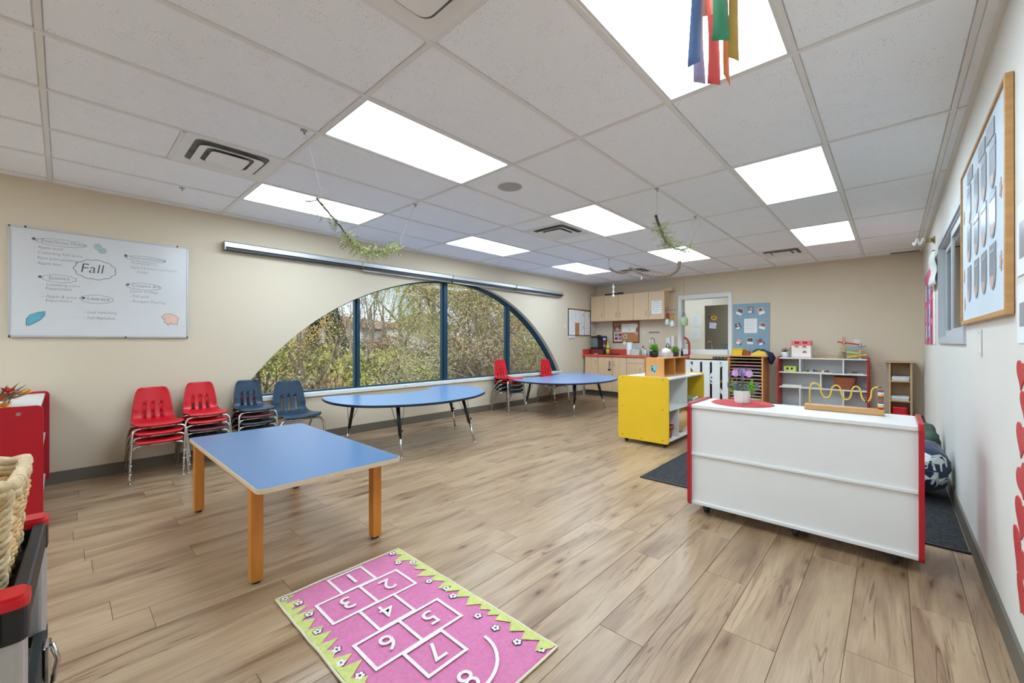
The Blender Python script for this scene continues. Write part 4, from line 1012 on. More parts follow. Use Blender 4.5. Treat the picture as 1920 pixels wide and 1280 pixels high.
for q in range(3): bm = B(); lathe(bm, (-4.17+q*.055, 8.48, 1.05), [(.02, 0), (.026, .05), (.022, .05), (.016, .005)], 14); add('cup', bm, mat('pale_blue_cup_%d' % q, (150, 196, 210), .4), t)
def bottle(x, y, h, r, c, cap, label, pump=False):
    t = thing('bottle', label, 'bottle', (x, y, .934), group='bottles by the sink')
    bm = B(); lathe(bm, (x, y, .934), [(r*.9, 0), (r, .006), (r, h*.62), (r*.4, h*.78), (r*.35, h*.84)], 16); add('body', bm, mat('bottle_'+label[:12].replace(' ', '_'), c, .3), t)
    bm = B(); lathe(bm, (x, y, .934+h*.82), [(r*.45, 0), (r*.45, h*.18)], 12)
    if pump: tube(bm, [(x, y, .934+h*.95), (x, y, .934+h*1.06), (x-.03, y, .934+h*1.05)], .005, 6)
    add('cap', bm, mat('cap_'+label[:12].replace(' ', '_'), cap, .4), t)
bottle(-3.965, 8.5, .19, .028, (196, 214, 196), (30, 30, 34), 'clear green soap bottle with a black pump', True)
bottle(-3.90, 8.46, .15, .024, (226, 222, 216), (180, 60, 60), 'white bottle with a red cap by the sink')
bottle(-3.852, 8.5, .13, .022, (206, 120, 110), (230, 230, 230), 'small pink bottle with a white cap by the sink')
bottle(-3.81, 8.45, .12, .024, (120, 170, 206), (240, 240, 240), 'short blue bottle nearest the faucet')
t = thing('faucet', 'tall chrome gooseneck faucet over the kitchen sink', 'faucet', (-3.77, 8.62, .934))
bm = B(); tube(bm, spline([(-3.77, 8.64, .94), (-3.77, 8.64, 1.15), (-3.772, 8.62, 1.27), (-3.79, 8.56, 1.31), (-3.81, 8.50, 1.27), (-3.815, 8.48, 1.17)], 6, False), .012, 10); add('spout', bm, M_CHROME, t)
bm = B(); lathe(bm, (-3.77, 8.64, .934), [(.03, 0), (.03, .01), (.016, .03)], 16); add('base', bm, M_CHROME, t)
bm = B(); tube(bm, [(-3.75, 8.64, .99), (-3.69, 8.62, 1.03)], .006, 6); add('lever', bm, M_CHROME, t)
t = thing('sink_bowl', 'stainless steel sink rim set in the red worktop', 'sink', (-3.80, 8.45, .934))
bm = B(); box(bm, -4.0, -3.55, 8.30, 8.32, .934, .939); box(bm, -4.0, -3.55, 8.57, 8.60, .934, .939); box(bm, -4.0, -3.98, 8.32, 8.57, .934, .939); box(bm, -3.57, -3.55, 8.32, 8.57, .934, .939); add('rim', bm, M_STEEL, t)
sbox('bowl', -3.98, -3.57, 8.32, 8.57, .9335, .9355, mat('sink_shadow', (110, 110, 108), .3, .9), t)
t = thing('soap_dispenser', 'white wall soap dispenser above the kitchen counter', 'dispenser', (-3.50, 8.74, 1.10))
sbox('housing', -3.56, -3.46, 8.70, YF-.001, 1.12, 1.32, M_WHITE, t, .012); bm = B(); tube(bm, [(-3.545, 8.698, 1.11), (-3.535, 8.694, 1.17), (-3.51, 8.692, 1.195), (-3.485, 8.694, 1.17), (-3.475, 8.698, 1.11)], .007, 6); add('lever', bm, M_DARK, t)
t = thing('towel_dispenser', 'tall narrow white dispenser right of the soap dispenser', 'dispenser', (-3.42, 8.75, 1.08)); sbox('housing', -3.45, -3.385, 8.72, YF-.001, 1.08, 1.35, M_WALLR, t, .008); sbox('slot', -3.44, -3.395, 8.718, 8.722, 1.10, 1.115, M_DARK, t)
t = thing('knife_rack', 'grey magnetic strip on the wall above the faucet', 'rack', (-3.85, YF, 1.42)); sbox('strip', -3.97, -3.735, YF-.018, YF-.001, 1.418, 1.452, M_STEEL, t, .003); sbox('slot', -3.96, -3.745, YF-.0195, YF-.018, 1.431, 1.438, M_DARK, t)
t = thing('light_switch', 'small white wall switch left of the grey strip', 'switch', (-4.08, YF, 1.38)); sbox('plate', -4.105, -4.065, YF-.008, YF-.001, 1.38, 1.47, M_WALLR, t, .003); sbox('rocker', -4.095, -4.075, YF-.012, YF-.008, 1.40, 1.45, M_WHITE, t)

# cork board with lace edge over the worktop
t = thing('cork_board', 'scalloped cork board with photos, paper and a white ring above the worktop', 'board', (-4.52, YF, 1.21))
sbox('cork', -4.845, -4.205, YF-.014, YF-.002, 1.215, 1.695, M_CORK, t)
M_DBROWN = mat('brown_border', (106, 78, 58), .8, var=.2)
def scallop(x0, x1, z0, z1, st, m):
    bm = B(); pts = []
    n = int((x1-x0)/st); pts += [(x0+(x1-x0)*i/n, z0) for i in range(n)]; n = int((z1-z0)/st); pts += [(x1, z0+(z1-z0)*i/n) for i in range(n)]
    n = int((x1-x0)/st); pts += [(x1-(x1-x0)*i/n, z1) for i in range(n)]; n = int((z1-z0)/st); pts += [(x0, z1-(z1-z0)*i/n) for i in range(n)]
    for x, z in pts: cyl(bm, (x, YF-.018, z), (x, YF-.013, z), st*.55, n=8)
    add('border', bm, m, t)
scallop(-4.845, -4.205, 1.215, 1.695, .03, M_DBROWN)
sbox('drawing', -4.625, -4.275, YF-.020, YF-.018, 1.44, 1.64, M_PAPER, t, label='white paper with yellow marks')
bm = B(); box(bm, -4.5, -4.45, YF-.0215, YF-.020, 1.56, 1.60); box(bm, -4.45, -4.40, YF-.0215, YF-.020, 1.48, 1.52); add('mark', bm, mat('yellow_mark', (220, 214, 90), .7), t)
sbox('photo_sheet', -4.82, -4.62, YF-.020, YF-.018, 1.24, 1.45, mat('photo_white', (220, 216, 214), .6), t)
PH = [mat('photo_a', (170, 70, 70), .5, var=.6, scale=30), mat('photo_b', (140, 120, 116), .5, var=.6, scale=30), mat('photo_c', (90, 80, 84), .5, var=.7, scale=30), mat('photo_skin', (206, 160, 140), .5, var=.3, scale=30), mat('photo_blue', (70, 100, 160), .5, var=.4, scale=30)]
for i in range(2):
    for j in range(2): sbox('photo', -4.80+.095*i, -4.72+.095*i, YF-.022, YF-.020, 1.27+.085*j, 1.34+.085*j, PH[(i+j) % 2], t)
for q, (x, z, w, h, k, a) in enumerate(((-4.78, 1.56, .09, .06, 2, 10), (-4.73, 1.52, .07, .08, 3, -12), (-4.81, 1.50, .06, .07, 1, 20), (-4.68, 1.57, .05, .08, 2, 0), (-4.24, 1.50, .05, .06, 0, 10), (-4.26, 1.42, .09, .06, 3, 35))):
    bm = B(); boxc(bm, (x, YF-.022-.0008*q, z), (w, .002, h), 0, Matrix.Rotation(R(a), 3, 'Y')); add('photo', bm, PH[k], t)
for (x, z, a) in ((-4.265, 1.59, 38), (-4.55, 1.20, 40)):
    bm = B(); boxc(bm, (x, YF-.026, z), (.075, .004, .075), 0, Matrix.Rotation(R(a), 3, 'Y')); add('card', bm, M_PAPER, t)
bm = B(); tube(bm, [(-4.53+.042*math.cos(a), YF-.026, 1.345+.045*math.sin(a)) for a in [2*PI*i/28 for i in range(28)]], .009, 6, closed=True); add('ring', bm, M_WHITE, t, label='white paper ring')
# papers board on the window wall beside the cabinets
t = thing('cork_board', 'brown framed cork board hung with long white schedule sheets in the corner', 'board', (XL, 8.07, 1.36))
sbox('cork', XL+.001, XL+.012, 7.62, 8.52, 1.38, 1.96, M_CORK, t); bm = B()
for a in ((7.61, 7.63, 1.37, 1.97), (8.51, 8.53, 1.37, 1.97), (7.61, 8.53, 1.955, 1.975), (7.61, 8.53, 1.365, 1.385)): box(bm, XL+.001, XL+.018, *a)
add('frame', bm, M_DBROWN, t)
for q, (y0, y1, z0, z1) in enumerate(((7.63, 7.87, 1.31, 1.945), (7.88, 8.05, 1.66, 1.945), (8.06, 8.25, 1.655, 1.94), (8.05, 8.25, 1.385, 1.65), (8.27, 8.50, 1.39, 1.93))):
    s = sbox('sheet', XL+.013+.001*(q % 3), XL+.016+.001*(q % 3), y0, y1, z0, z1, M_PAPER, t)
    bm = B()
    for k in range(int((z1-z0)/.035)-1): box(bm, XL+.0175, XL+.0182, y0+.02, y1-.03-.02*(k % 3), z1-.04-.035*k, z1-.036-.035*k)
    if q in (2, 3, 4): box(bm, XL+.0175, XL+.0186, y1-.06, y1-.03, z1-.12, z1-.06)
    add('print', bm, M_PRINT, s)
t = thing('wall_hook', 'white adhesive hook left of the schedule board', 'hook', (XL, 7.5, 1.5)); bm = B(); box(bm, XL+.001, XL+.008, 7.48, 7.53, 1.51, 1.60, .003); add('plate', bm, M_WHITE, t); bm = B(); tube(bm, [(XL+.006, 7.505, 1.56), (XL+.02, 7.505, 1.53), (XL+.03, 7.505, 1.53), (XL+.034, 7.505, 1.55)], .006, 6); add('hook', bm, M_WHITE, t)

# jars and bag hung beside the cabinets
t = thing('hanging_jars', 'two small glass jars with red and yellow flowers hung on a wire rack', 'jar', (-3.37, 8.5, 1.55))
bm = B(); tube(bm, [(-3.485, 8.52, 1.88), (-3.22, 8.40, 1.87)], .004, 6); tube(bm, [(-3.485, 8.52, 1.80), (-3.22, 8.40, 1.78)], .003, 6); tube(bm, spline([(-3.45, 8.50, 1.80), (-3.46, 8.49, 1.92), (-3.42, 8.48, 1.93), (-3.42, 8.48, 1.88)], 4, False), .004, 6); add('wire_rack', bm, M_DARK, t)
M_JAR = mat('cloudy_glass', (206, 212, 204), .15, spec=.7); M_RFL = mat('red_silk', (180, 50, 50), .7); M_YFL = mat('yellow_silk', (228, 176, 60), .7)
for x, y, z, m in ((-3.43, 8.49, 1.575, M_RFL), (-3.31, 8.44, 1.535, M_YFL)):
    bm = B(); lathe(bm, (x, y, z), [(.045, 0), (.05, .01), (.05, .07), (.034, .10), (.034, .125)], 16); j = add('jar', bm, M_JAR, t)
    bm = B(); tube(bm, spline([(x-.034, y, z+.12), (x-.02, y, z+.22), (x, y, z+.28), (x+.02, y, z+.22), (x+.034, y, z+.12)], 4, False), .002, 5); add('bail', bm, M_DARK, j)
    bm = B()
    for q in range(9): a = q*2.4; sphere(bm, (x+.022*math.cos(a), y+.022*math.sin(a), z+.14+.011*q), .016, 6, 4)
    add('flowers', bm, m, j)
t = thing('hanging_lantern', 'pale green glass lantern hung at the left jamb of the serving window', 'lantern', (-3.085, 8.46, 1.54))
bm = B(); lathe(bm, (-3.085, 8.46, 1.545), [(.06, 0), (.075, .01), (.082, .12), (.07, .16), (.04, .18)], 8); add('shade', bm, mat('pale_green_glass', (176, 196, 150), .2), t)
bm = B(); tube(bm, spline([(-3.12, 8.46, 1.72), (-3.10, 8.46, 1.80), (-3.07, 8.46, 1.80), (-3.05, 8.46, 1.72)], 4, False), .005, 6); tube(bm, [(-3.085, 8.46, 1.80), (-3.085, 8.46, 2.58)], .0012, 4); add('hanger', bm, M_DARK, t)
t = thing('hanging_collage', 'small hanging picture with yellow flowers in the serving window', 'decoration', (-2.68, 9.0, 1.48))
bm = B(); boxc(bm, (-2.70, 9.0, 1.555), (.13, .006, .12), 0, Matrix.Rotation(.12, 3, 'Y')); add('picture', bm, mat('lilac_photo', (190, 186, 206), .6, var=.3, scale=25), t)
bm = B()
for q in range(12): a = q*2.4; sphere(bm, (-2.68+.05*math.cos(a), 9.0, 1.71+.035*math.sin(a)), .018, 6, 4)
add('flowers', bm, M_YFL, t); bm = B()
for q in range(7): a = q*2.4; sphere(bm, (-2.76+.03*math.cos(a), 9.0, 1.715+.03*math.sin(a)), .013, 6, 4)
add('dark_bow', bm, M_BLACK, t); bm = B(); tube(bm, [(-2.70, 9.0, 1.60), (-2.70, 9.0, H-.002)], .0012, 4); add('string', bm, M_STRING, t)
t = thing('toy_arch', 'dark red curved tube standing on the ledge at the left of the serving window', 'toy', (-3.1, 8.6, .934))
bm = B(); tube(bm, spline([(-3.14, 8.6, 1.315), (-3.08, 8.6, 1.28), (-3.04, 8.6, 1.21), (-3.03, 8.6, 1.12), (-3.03, 8.6, .94)], 6, False), .02, 10); add('tube', bm, mat('dark_red_hose', (160, 34, 40), .4), t)
bm = B(); boxc(bm, (-3.065, 8.585, 1.2), (.05, .02, .02), .003); add('clip', bm, mat('teal_clip', (40, 110, 110), .4), t)
t = thing('dark_bottle', 'small dark bottle at the end of the red worktop', 'bottle', (-3.12, 8.45, .934)); bm = B(); lathe(bm, (-3.12, 8.45, .934), [(.022, 0), (.024, .1), (.01, .12), (.01, .15)], 12); add('body', bm, M_BLACK, t); bm = B(); lathe(bm, (-3.12, 8.45, 1.082), [(.012, 0), (.012, .02)], 10); add('cap', bm, M_RED, t)

# low cabinet and gate below the serving window
t = thing('low_cabinet', 'low open wooden cabinet behind the white gate', 'cabinet', (-2.6, 8.5, 0))
sbox('top_board', -2.935, -2.245, 8.34, 8.74, .955, .972, M_MAPLE, t); sbox('front_rail', -2.935, -2.245, 8.34, 8.36, .895, .955, M_MAPLE, t)
sbox('side_panel', -2.935, -2.915, 8.36, 8.74, 0, .955, M_MAPLE, t); sbox('side_panel', -2.265, -2.245, 8.36, 8.74, 0, .955, M_MAPLE, t); sbox('back_panel', -2.915, -2.265, 8.72, 8.74, 0, .955, mat('dark_back', (86, 76, 68), .7), t); sbox('shelf_board', -2.915, -2.265, 8.37, 8.72, .46, .48, M_MAPLE, t)
bx = sbox('power_bar', -2.50, -2.262, 8.318, 8.338, .905, .945, M_DARK, label='dark power bar with white sockets fixed below the serving window', cat='power bar')
WM[bx.name] = Matrix.Translation(bx.location)
for q in range(4): bm = B(); cyl(bm, (-2.47+q*.06, 8.317, .925), (-2.47+q*.06, 8.319, .925), .007, n=10); add('socket', bm, M_WHITE, bx)
t = thing('white_gate', 'white wooden gate of wide boards with slotted openings below the serving window', 'gate', (-2.59, 8.2, 0))
gx = [-2.975, -2.862, -2.82, -2.688, -2.648, -2.514, -2.472, -2.338, -2.296, -2.199]
for q in range(0, 10, 2): sbox('board', gx[q], gx[q+1], 8.19, 8.208, .06, .88, M_WHITE2, t)
for q in range(1, 9, 2): sbox('top_rail', gx[q], gx[q+1], 8.19, 8.208, .845, .88, M_WHITE2, t); sbox('bottom_rail', gx[q], gx[q+1], 8.19, 8.208, .06, .16, M_WHITE2, t)
def brace(x0, z0, x1, z1):
    bm = B(); d = Vector((x1-x0, 0, z1-z0)); n = Vector((-d.z, 0, d.x)).normalized()*.027
    prism(bm, [(x0-n.x, 8.209, z0-n.z), (x1-n.x, 8.209, z1-n.z), (x1+n.x, 8.209, z1+n.z), (x0+n.x, 8.209, z0+n.z)], (0, .018, 0)); add('brace', bm, M_WHITE2, t)
brace(-2.93, .84, -2.72, .60); brace(-2.74, .60, -2.44, .44); brace(-2.60, .52, -2.40, .68); brace(-2.60, .60, -2.40, .42); brace(-2.42, .72, -2.24, .86); brace(-2.42, .42, -2.24, .22)

# paper drying rack
t = thing('paper_rack', 'birch paper rack with many thin white shelves', 'rack', (-1.94, 8.53, 0))
sbox('side_panel', -2.225, -2.203, 8.30, 8.76, 0, .955, M_ORANGEW, t); sbox('side_panel', -1.69, -1.665, 8.30, 8.76, 0, .955, M_ORANGEW, t)
sbox('back_panel', -2.203, -1.69, 8.75, 8.76, .02, .955, mat('dark_inside', (88, 60, 54), .7), t); sbox('top_board', -2.24, -1.60, 8.28, 8.77, .955, .973, M_ORANGEW, t, .003)
for q in range(15): sbox('slat_shelf', -2.203, -1.69, 8.302, 8.75, .07+q*.06, .078+q*.06, M_BIRCH, t)
cols = [(150, 40, 50), (60, 50, 90), (216, 206, 160), (130, 70, 150), (90, 90, 96), (180, 60, 60), (200, 190, 90)]
for q in range(13):
    c = cols[q % 7]; k = thing('coloured_paper_pad', 'pad of %s paper in slot %s of the rack' % (['deep red', 'indigo', 'cream', 'purple', 'grey', 'brick red', 'mustard'][q % 7], ['at the bottom', 'two', 'three', 'four', 'five', 'six', 'seven', 'eight', 'nine', 'ten', 'eleven', 'twelve', 'near the top'][q]), 'paper', (-1.95, 8.5, .09+.06*q), group='paper pads in the rack')
    sbox('sheets', -2.18, -1.71, 8.34, 8.72, .0785+.06*q, .0785+.06*q+.012+.004*(q % 3), mat('pad_%d' % q, c, .7) if q < 7 else MATS['pad_%d' % (q % 7)], k)
M_YCL = mat('yellow_plastic_bin', (232, 196, 40), .4, var=.04); 
t = thing('yellow_bin', 'yellow plastic bin on the left of the paper rack', 'bin', (-2.08, 8.45, .973))
bm = B(); prism(bm, [(-2.15, 8.34, .974), (-2.01, 8.34, .974), (-1.995, 8.33, 1.085), (-2.165, 8.33, 1.085)], (0, .25, 0)); add('body', bm, M_YCL, t); sbox('rim', -2.18, -1.985, 8.32, 8.60, 1.083, 1.098, M_YCL, t, .003)
def cloth(name, label, m, x0, x1, y0, y1, z0, h, seed, flat_=.4):
    t = thing(name, label, 'cloth', ((x0+x1)/2, (y0+y1)/2, z0)); n = 18; vs, fs = [], []
    for i in range(n+1):
        for j in range(n+1):
            u, v = i/n, j/n; e = (max(0, 1-abs(2*u-1)**3)*max(0, 1-abs(2*v-1)**3))**flat_
            z = z0+.002+h*e*(.75+.45*noise.noise(Vector((u*3+seed, v*3, seed)))); vs.append((x0+(x1-x0)*u+.01*noise.noise(Vector((v*5, seed, 0))), y0+(y1-y0)*v, z))
    for i in range(n):
        for j in range(n): a = i*(n+1)+j; fs.append((a, a+n+1, a+n+2, a+1))
    W = world_of(t).inverted(); o = raw('fabric', [W @ Vector(v) for v in vs], fs, m, t, smooth=True); return t
cloth('yellow_cloth', 'yellow cloth folded to a peak on the paper rack', mat('yellow_fabric', (226, 190, 60), .8, sheen=.2), -1.875, -1.62, 8.31, 8.5, .973, .10, 3, .5)
cloth('navy_cloth', 'navy garment behind the yellow cloth on the paper rack', mat('navy_fabric', (36, 62, 88), .85), -1.90, -1.62, 8.51, 8.70, .973, .135, 8)
cloth('red_brown_cloth', 'crumpled red-brown fabric between the yellow bin and yellow cloth', mat('rust_fabric', (150, 70, 44), .85, var=.3, scale=20), -1.985, -1.875, 8.33, 8.45, .973, .11, 12)
t = thing('navy_jacket', 'dark navy sleeve hanging over the right end of the paper rack', 'cloth', (-1.58, 8.5, .82))
bm = B(); vv = sphere(bm, (0, 0, 0), 1, 18, 14)
for v in vv:
    p = v.co.copy(); v.co = Vector((-1.575+p.x*.055*(1+.3*p.z), 8.48+p.y*.10, .93+p.z*.105+.03*(-p.x if p.z > 0 else 0)))+Vector(noise.noise_vector(p*2.2))*.02
add('fabric', bm, mat('dark_navy_fabric', (24, 34, 62), .85), t)

# blue felt board
t = thing('felt_board', 'blue-grey felt board with eight tilted photos around a white sheet', 'board', (-1.96, YF, 1.0))
sbox('panel', -2.268, -1.66, YF-.016, YF-.002, 1.03, 1.945, mat('blue_grey_felt', (140, 164, 176), .9, var=.04, scale=30), t, .002)
sh = sbox('sheet', -2.075, -1.86, YF-.020, YF-.017, 1.39, 1.66, M_PAPER, t)
text('Our Classroom', .024, (-1.968, YF-.0205, 1.625), (1, 0, 0), (0, 0, 1), M_PRINT, sh, align='CENTER')
bm = B()
for q in range(8): box(bm, -2.06, -1.90+.02*(q % 3), YF-.0208, YF-.020, 1.595-.024*q, 1.598-.024*q)
add('text_lines', bm, M_PRINT, sh)
for q, (x, z, a) in enumerate(((-2.15, 1.80, -25), (-1.968, 1.82, 2), (-1.797, 1.795, 22), (-2.18, 1.52, 18), (-1.77, 1.52, -14), (-2.163, 1.228, -20), (-1.977, 1.24, 0), (-1.803, 1.215, 28))):
    Rm = Matrix.Rotation(R(-a), 3, 'Y')
    def q_(nm, dx, dz, w, h, m, par, k):
        bm = B(); c = Vector((dx, 0, dz)); c.rotate(Rm); boxc(bm, (x+c.x, YF-.0185-.0008*k, z+c.z), (w, .0012, h), 0, Rm); return add(nm, bm, m, par)
    f = q_('photo', 0, 0, .10, .12, PH[4] if q % 2 else M_PAPER, t, 0)
    q_('background', 0, .018, .092, .07, PH[(q*2+1) % 3+1], f, 1); q_('figure', .004, .026, .04, .045, PH[[0, 3, 2, 3, 0, 3, 2, 0][q]], f, 2); q_('shirt', -.01, -.032, .065, .038, M_PAPER, f, 2)

# red ended shelf at the far wall
t = thing('toy_shelf', 'white three-tier toy shelf with red ends against the far wall', 'shelf', (-.865, 8.6, 0))
a, b, y0, y1 = -1.455, -.29, 8.455, 8.775
side_panel(t, 'x', a-.022, .022, y0-.012, y1+.006, .05, .972, .03, M_RED); side_panel(t, 'x', b, .022, y0-.012, y1+.006, .05, .972, .03, M_RED)
M_SIN = mat('grey_back_board', (206, 206, 206), .5)
sbox('back_panel', a, b, y1-.006, y1, .09, .93, M_SIN, t)
for z in (.93, .688, .433, .09): sbox('shelf_board' if z < .9 else 'top_board', a, b, y0, y1-.006, z-.0, z+.02, M_WHITE, t, .002)
for x, z0, z1 in ((-1.155, .708, .93), (-.578, .708, .93), (-.87, .453, .688), (-1.155, .11, .433), (-.578, .11, .433)): sbox('divider', x-.009, x+.009, y0+.004, y1-.006, z0, z1, M_WHITE, t)
sbox('toe_kick', a, b, y0+.03, y0+.045, .0, .09, M_WHITE, t)
# things on it
t = thing('tulip_pot', 'small white pot of pale pink tulips on the toy shelf', 'plant', (-1.39, 8.6, .95))
bm = B(); lathe(bm, (-1.39, 8.6, .951), [(.038, 0), (.05, .005), (.055, .095), (.05, .096), (.045, .08)], 16); add('pot', bm, M_WHITE, t)
M_PTUL = mat('pale_pink_petal', (226, 190, 186), .6)
for q in range(9):
    a_ = q*2.4; r_ = .025+.006*q; p = Vector((-1.39+r_*math.cos(a_), 8.6+.6*r_*math.sin(a_), 1.12+.012*math.cos(q*3)))
    bm = B(); tube(bm, [(-1.39, 8.6, 1.03), p-Vector((0, 0, .02))], .002, 5); add('stem', bm, M_LEAFD, t); bm = B(); sphere(bm, p, .017, 8, 6, (1, 1, 1.4)); add('tulip', bm, M_PTUL, t)
vs, fs = [], []
for q in range(50):
    a_ = q*2.4; l = random.uniform(.05, .10); d = Vector((math.cos(a_), .6*math.sin(a_), random.uniform(.1, .7))).normalized(); c = Vector((-1.39, 8.6, 1.035)); u = d.cross(Vector((0, 0, 1))).normalized()*.006; k = len(vs)
    vs += [c, c+d*l*.6+u, c+d*l, c+d*l*.6-u]; fs.append((k, k+1, k+2, k+3))
W = world_of(t).inverted(); raw('leaves', [W @ v for v in vs], fs, M_LEAFD, t, kind='stuff')
t = thing('bakery_box', 'pink and white toy bakery box printed with small buns', 'toy', (-1.15, 8.6, .95))
sbox('box', -1.285, -1.01, 8.53, 8.68, .951, 1.24, mat('cream_card', (240, 234, 222), .5), t, .003); sbox('band', -1.287, -1.008, 8.527, 8.682, 1.155, 1.243, mat('pink_card', (232, 122, 132), .5), t, .002); sbox('base_band', -1.287, -1.008, 8.527, 8.682, .951, .972, mat('pale_pink_card', (238, 196, 196), .5), t)
for x in (-1.205, -1.09): sbox('bow', x-.033, x+.033, 8.524, 8.527, 1.19, 1.225, M_RED, t)
for x, z, c in ((-1.21, 1.125, (206, 150, 70)), (-1.097, 1.125, (196, 110, 80)), (-1.097, 1.035, (180, 90, 50))):
    bm = B(); prism(bm, [(x+.031*math.cos(PI*i/10), 8.526, z+.035*math.sin(PI*i/10)) for i in range(11)], (0, -.002, 0)); add('bun', bm, mat('bun_%d%d' % (c[0], c[1]), c, .6), t)
t = thing('ball_run', 'wooden zigzag ball run with red, blue, green and yellow ramps', 'toy', (-.47, 8.6, .95))
sbox('post', -.60, -.555, 8.58, 8.62, .951, 1.30, M_WOOD, t); sbox('post', -.40, -.36, 8.58, 8.62, .951, 1.19, mat('pinkish_post', (206, 160, 136), .6), t)
for (xa_, za, xb_, zb, c, n_) in ((-.66, 1.222, -.385, 1.175, (186, 40, 48), 'r'), (-.54, 1.10, -.30, 1.155, (84, 164, 176), 'b'), (-.65, 1.085, -.36, 1.03, (176, 206, 110), 'g'), (-.54, .975, -.30, 1.02, (232, 190, 50), 'y')):
    bm = B(); prism(bm, [(xa_, 8.56, za-.012), (xb_, 8.56, zb-.012), (xb_, 8.56, zb+.012), (xa_, 8.56, za+.012)], (0, .08, 0)); add('ramp', bm, mat('ramp_'+n_, c, .45), t)
for x, z in ((-.578, 1.21), (-.378, 1.165), (-.578, 1.075), (-.378, 1.01)): bm = B(); cyl(bm, (x, 8.552, z), (x, 8.559, z), .02, n=14); w_ = add('disc', bm, M_RED, t); bm = B(); cyl(bm, (x, 8.548, z), (x, 8.552, z), .012, n=14); add('hub', bm, M_WHITE, w_)
bm = B()
for i in range(4):
    for j in range(8):
        if (i+j) % 2: box(bm, -.598+.011*i, -.598+.011*(i+1), 8.578, 8.58, .955+.012*j, .955+.012*(j+1))
add('checker_print', bm, M_BLACK, t)
sbox('wood_board', -1.0, -.62, 8.74, 8.765, .951, .995, M_WOOD, label='long low strip of pale wood at the back of the toy shelf top', cat='board')
sbox('wall_plate', -.47, -.39, YF-.008, YF-.001, 1.15, 1.26, M_WALLR, label='cream wall outlet plate behind the ball run', cat='outlet')
t = thing('shape_sorter', 'yellow-green toy block with black cut-out shapes on the top tier', 'toy', (-1.31, 8.58, .708))
sbox('block', -1.40, -1.22, 8.54, 8.66, .709, .80, mat('lime_print', (200, 206, 96), .5, var=.15, scale=20), t, .004); bm = B()
for x in (-1.345, -1.28): cyl(bm, (x, 8.5395, .762), (x, 8.5385, .762), .018, n=10); box(bm, x-.014, x+.014, 8.5385, 8.5395, .74, .752)
add('shape_print', bm, M_BLACK, t)
t = thing('puzzle_tray', 'flat tray of small coloured pieces on the top tier', 'toy', (-.92, 8.58, .708)); sbox('tray', -1.12, -.72, 8.48, 8.70, .709, .716, M_WHITE, t)
for q in range(16):
    x = -1.09+.022*q+random.uniform(-.004, .004); bm = B(); boxc(bm, (x, 8.50+.15*random.random(), .724+.004*(q % 3)), (.022, .022, .016+.01*(q % 3)), .002, Matrix.Rotation(q, 3, 'Z'))
    add('piece', bm, [M_RED, M_OAK, MATS['green_bead'], M_YELLOW, M_WHITE, M_NAVY, M_TERRA][q % 7], t)
t = thing('small_tray', 'small tray with a brown block on the right of the top tier', 'toy', (-.43, 8.58, .708)); sbox('tray', -.53, -.33, 8.50, 8.68, .709, .716, M_WHITE, t); sbox('block', -.48, -.41, 8.55, 8.60, .716, .745, M_DBROWN, t, .003)
t = thing('wicker_basket', 'red-brown wicker basket on the middle tier', 'basket', (-.57, 8.6, .453)); M_WICK = mat('red_wicker', (156, 88, 60), .75, var=.3, scale=120, bump=.6, bscale=200)
bm = B(); P0 = rrect(.22, .20, .03, 4, -.565, 8.60); P1 = rrect(.29, .25, .04, 4, -.57, 8.60); n = len(P0); A0 = [bm.verts.new((x, y, .455)) for x, y in P0]; A1 = [bm.verts.new((x, y, .64)) for x, y in P1]
for q in range(n): bm.faces.new((A0[q], A0[(q+1) % n], A1[(q+1) % n], A1[q]))
bm.faces.new(A0); o = add('body', bm, M_WICK, t); md = o.modifiers.new('s', 'SOLIDIFY'); md.thickness = .008
bm = B(); tube(bm, [(x, y, .642) for x, y in P1], .008, 6, closed=True); add('rim', bm, M_WICK, t)
bm = B()
for q in range(n):
    if q % 1 == 0: tube(bm, [Vector((*P0[q], .456)), Vector((*P1[q], .64))], .004, 4)
add('stakes', bm, M_WICK, t)
sbox('flat_box', -1.42, -1.14, 8.52, 8.70, .454, .48, mat('ivory_card', (226, 222, 206), .6), label='flat ivory box on the left of the middle tier', cat='box')

# narrow wooden bookcase
t = thing('bookcase', 'narrow pine bookcase in the far right corner', 'bookcase', (.085, 8.64, 0))
sbox('side_panel', -.042, -.02, 8.505, 8.785, 0, .905, M_WOOD, t); sbox('side_panel', .195, .218, 8.505, 8.785, 0, .905, M_WOOD, t); sbox('back_panel', -.02, .195, 8.775, 8.785, .05, .905, M_WOOD, t)
sbox('top_board', -.088, .25, 8.48, 8.79, .905, .925, M_WOOD, t, .003)
for z in (.615, .32, .05): sbox('shelf_board', -.02, .195, 8.51, 8.775, z, z+.018, M_WOOD, t)
BKC = [(196, 170, 190), (120, 130, 170), (220, 214, 200), (60, 60, 70), (206, 190, 160), (180, 190, 196), (60, 56, 56)]
def bookpile(z, n, names, tilt=None):
    for q in range(n):
        hh = random.uniform(.012, .022); c = BKC[(q*3+int(z*10)) % 7]
        k = thing('picture_book', names[q], 'book', (.088, 8.63, z), group='books in the pine bookcase'); rot_ = Matrix.Rotation(random.uniform(-.08, .08), 3, 'Z')
        bm = B(); boxc(bm, (.088, 8.64, z+hh/2), (.195, .24, hh), 0, rot_); add('cover', bm, mat('cover_%s_%d' % (int(z*100), q), c, .5, var=.25, scale=25), k)
        bm = B(); boxc(bm, (.092, 8.636, z+hh/2), (.19, .236, hh*.6), 0, rot_); 
        bmesh.ops.translate(bm, vec=(0, -.0035, 0), verts=bm.verts); add('pages', bm, M_PAPER, k); z += hh
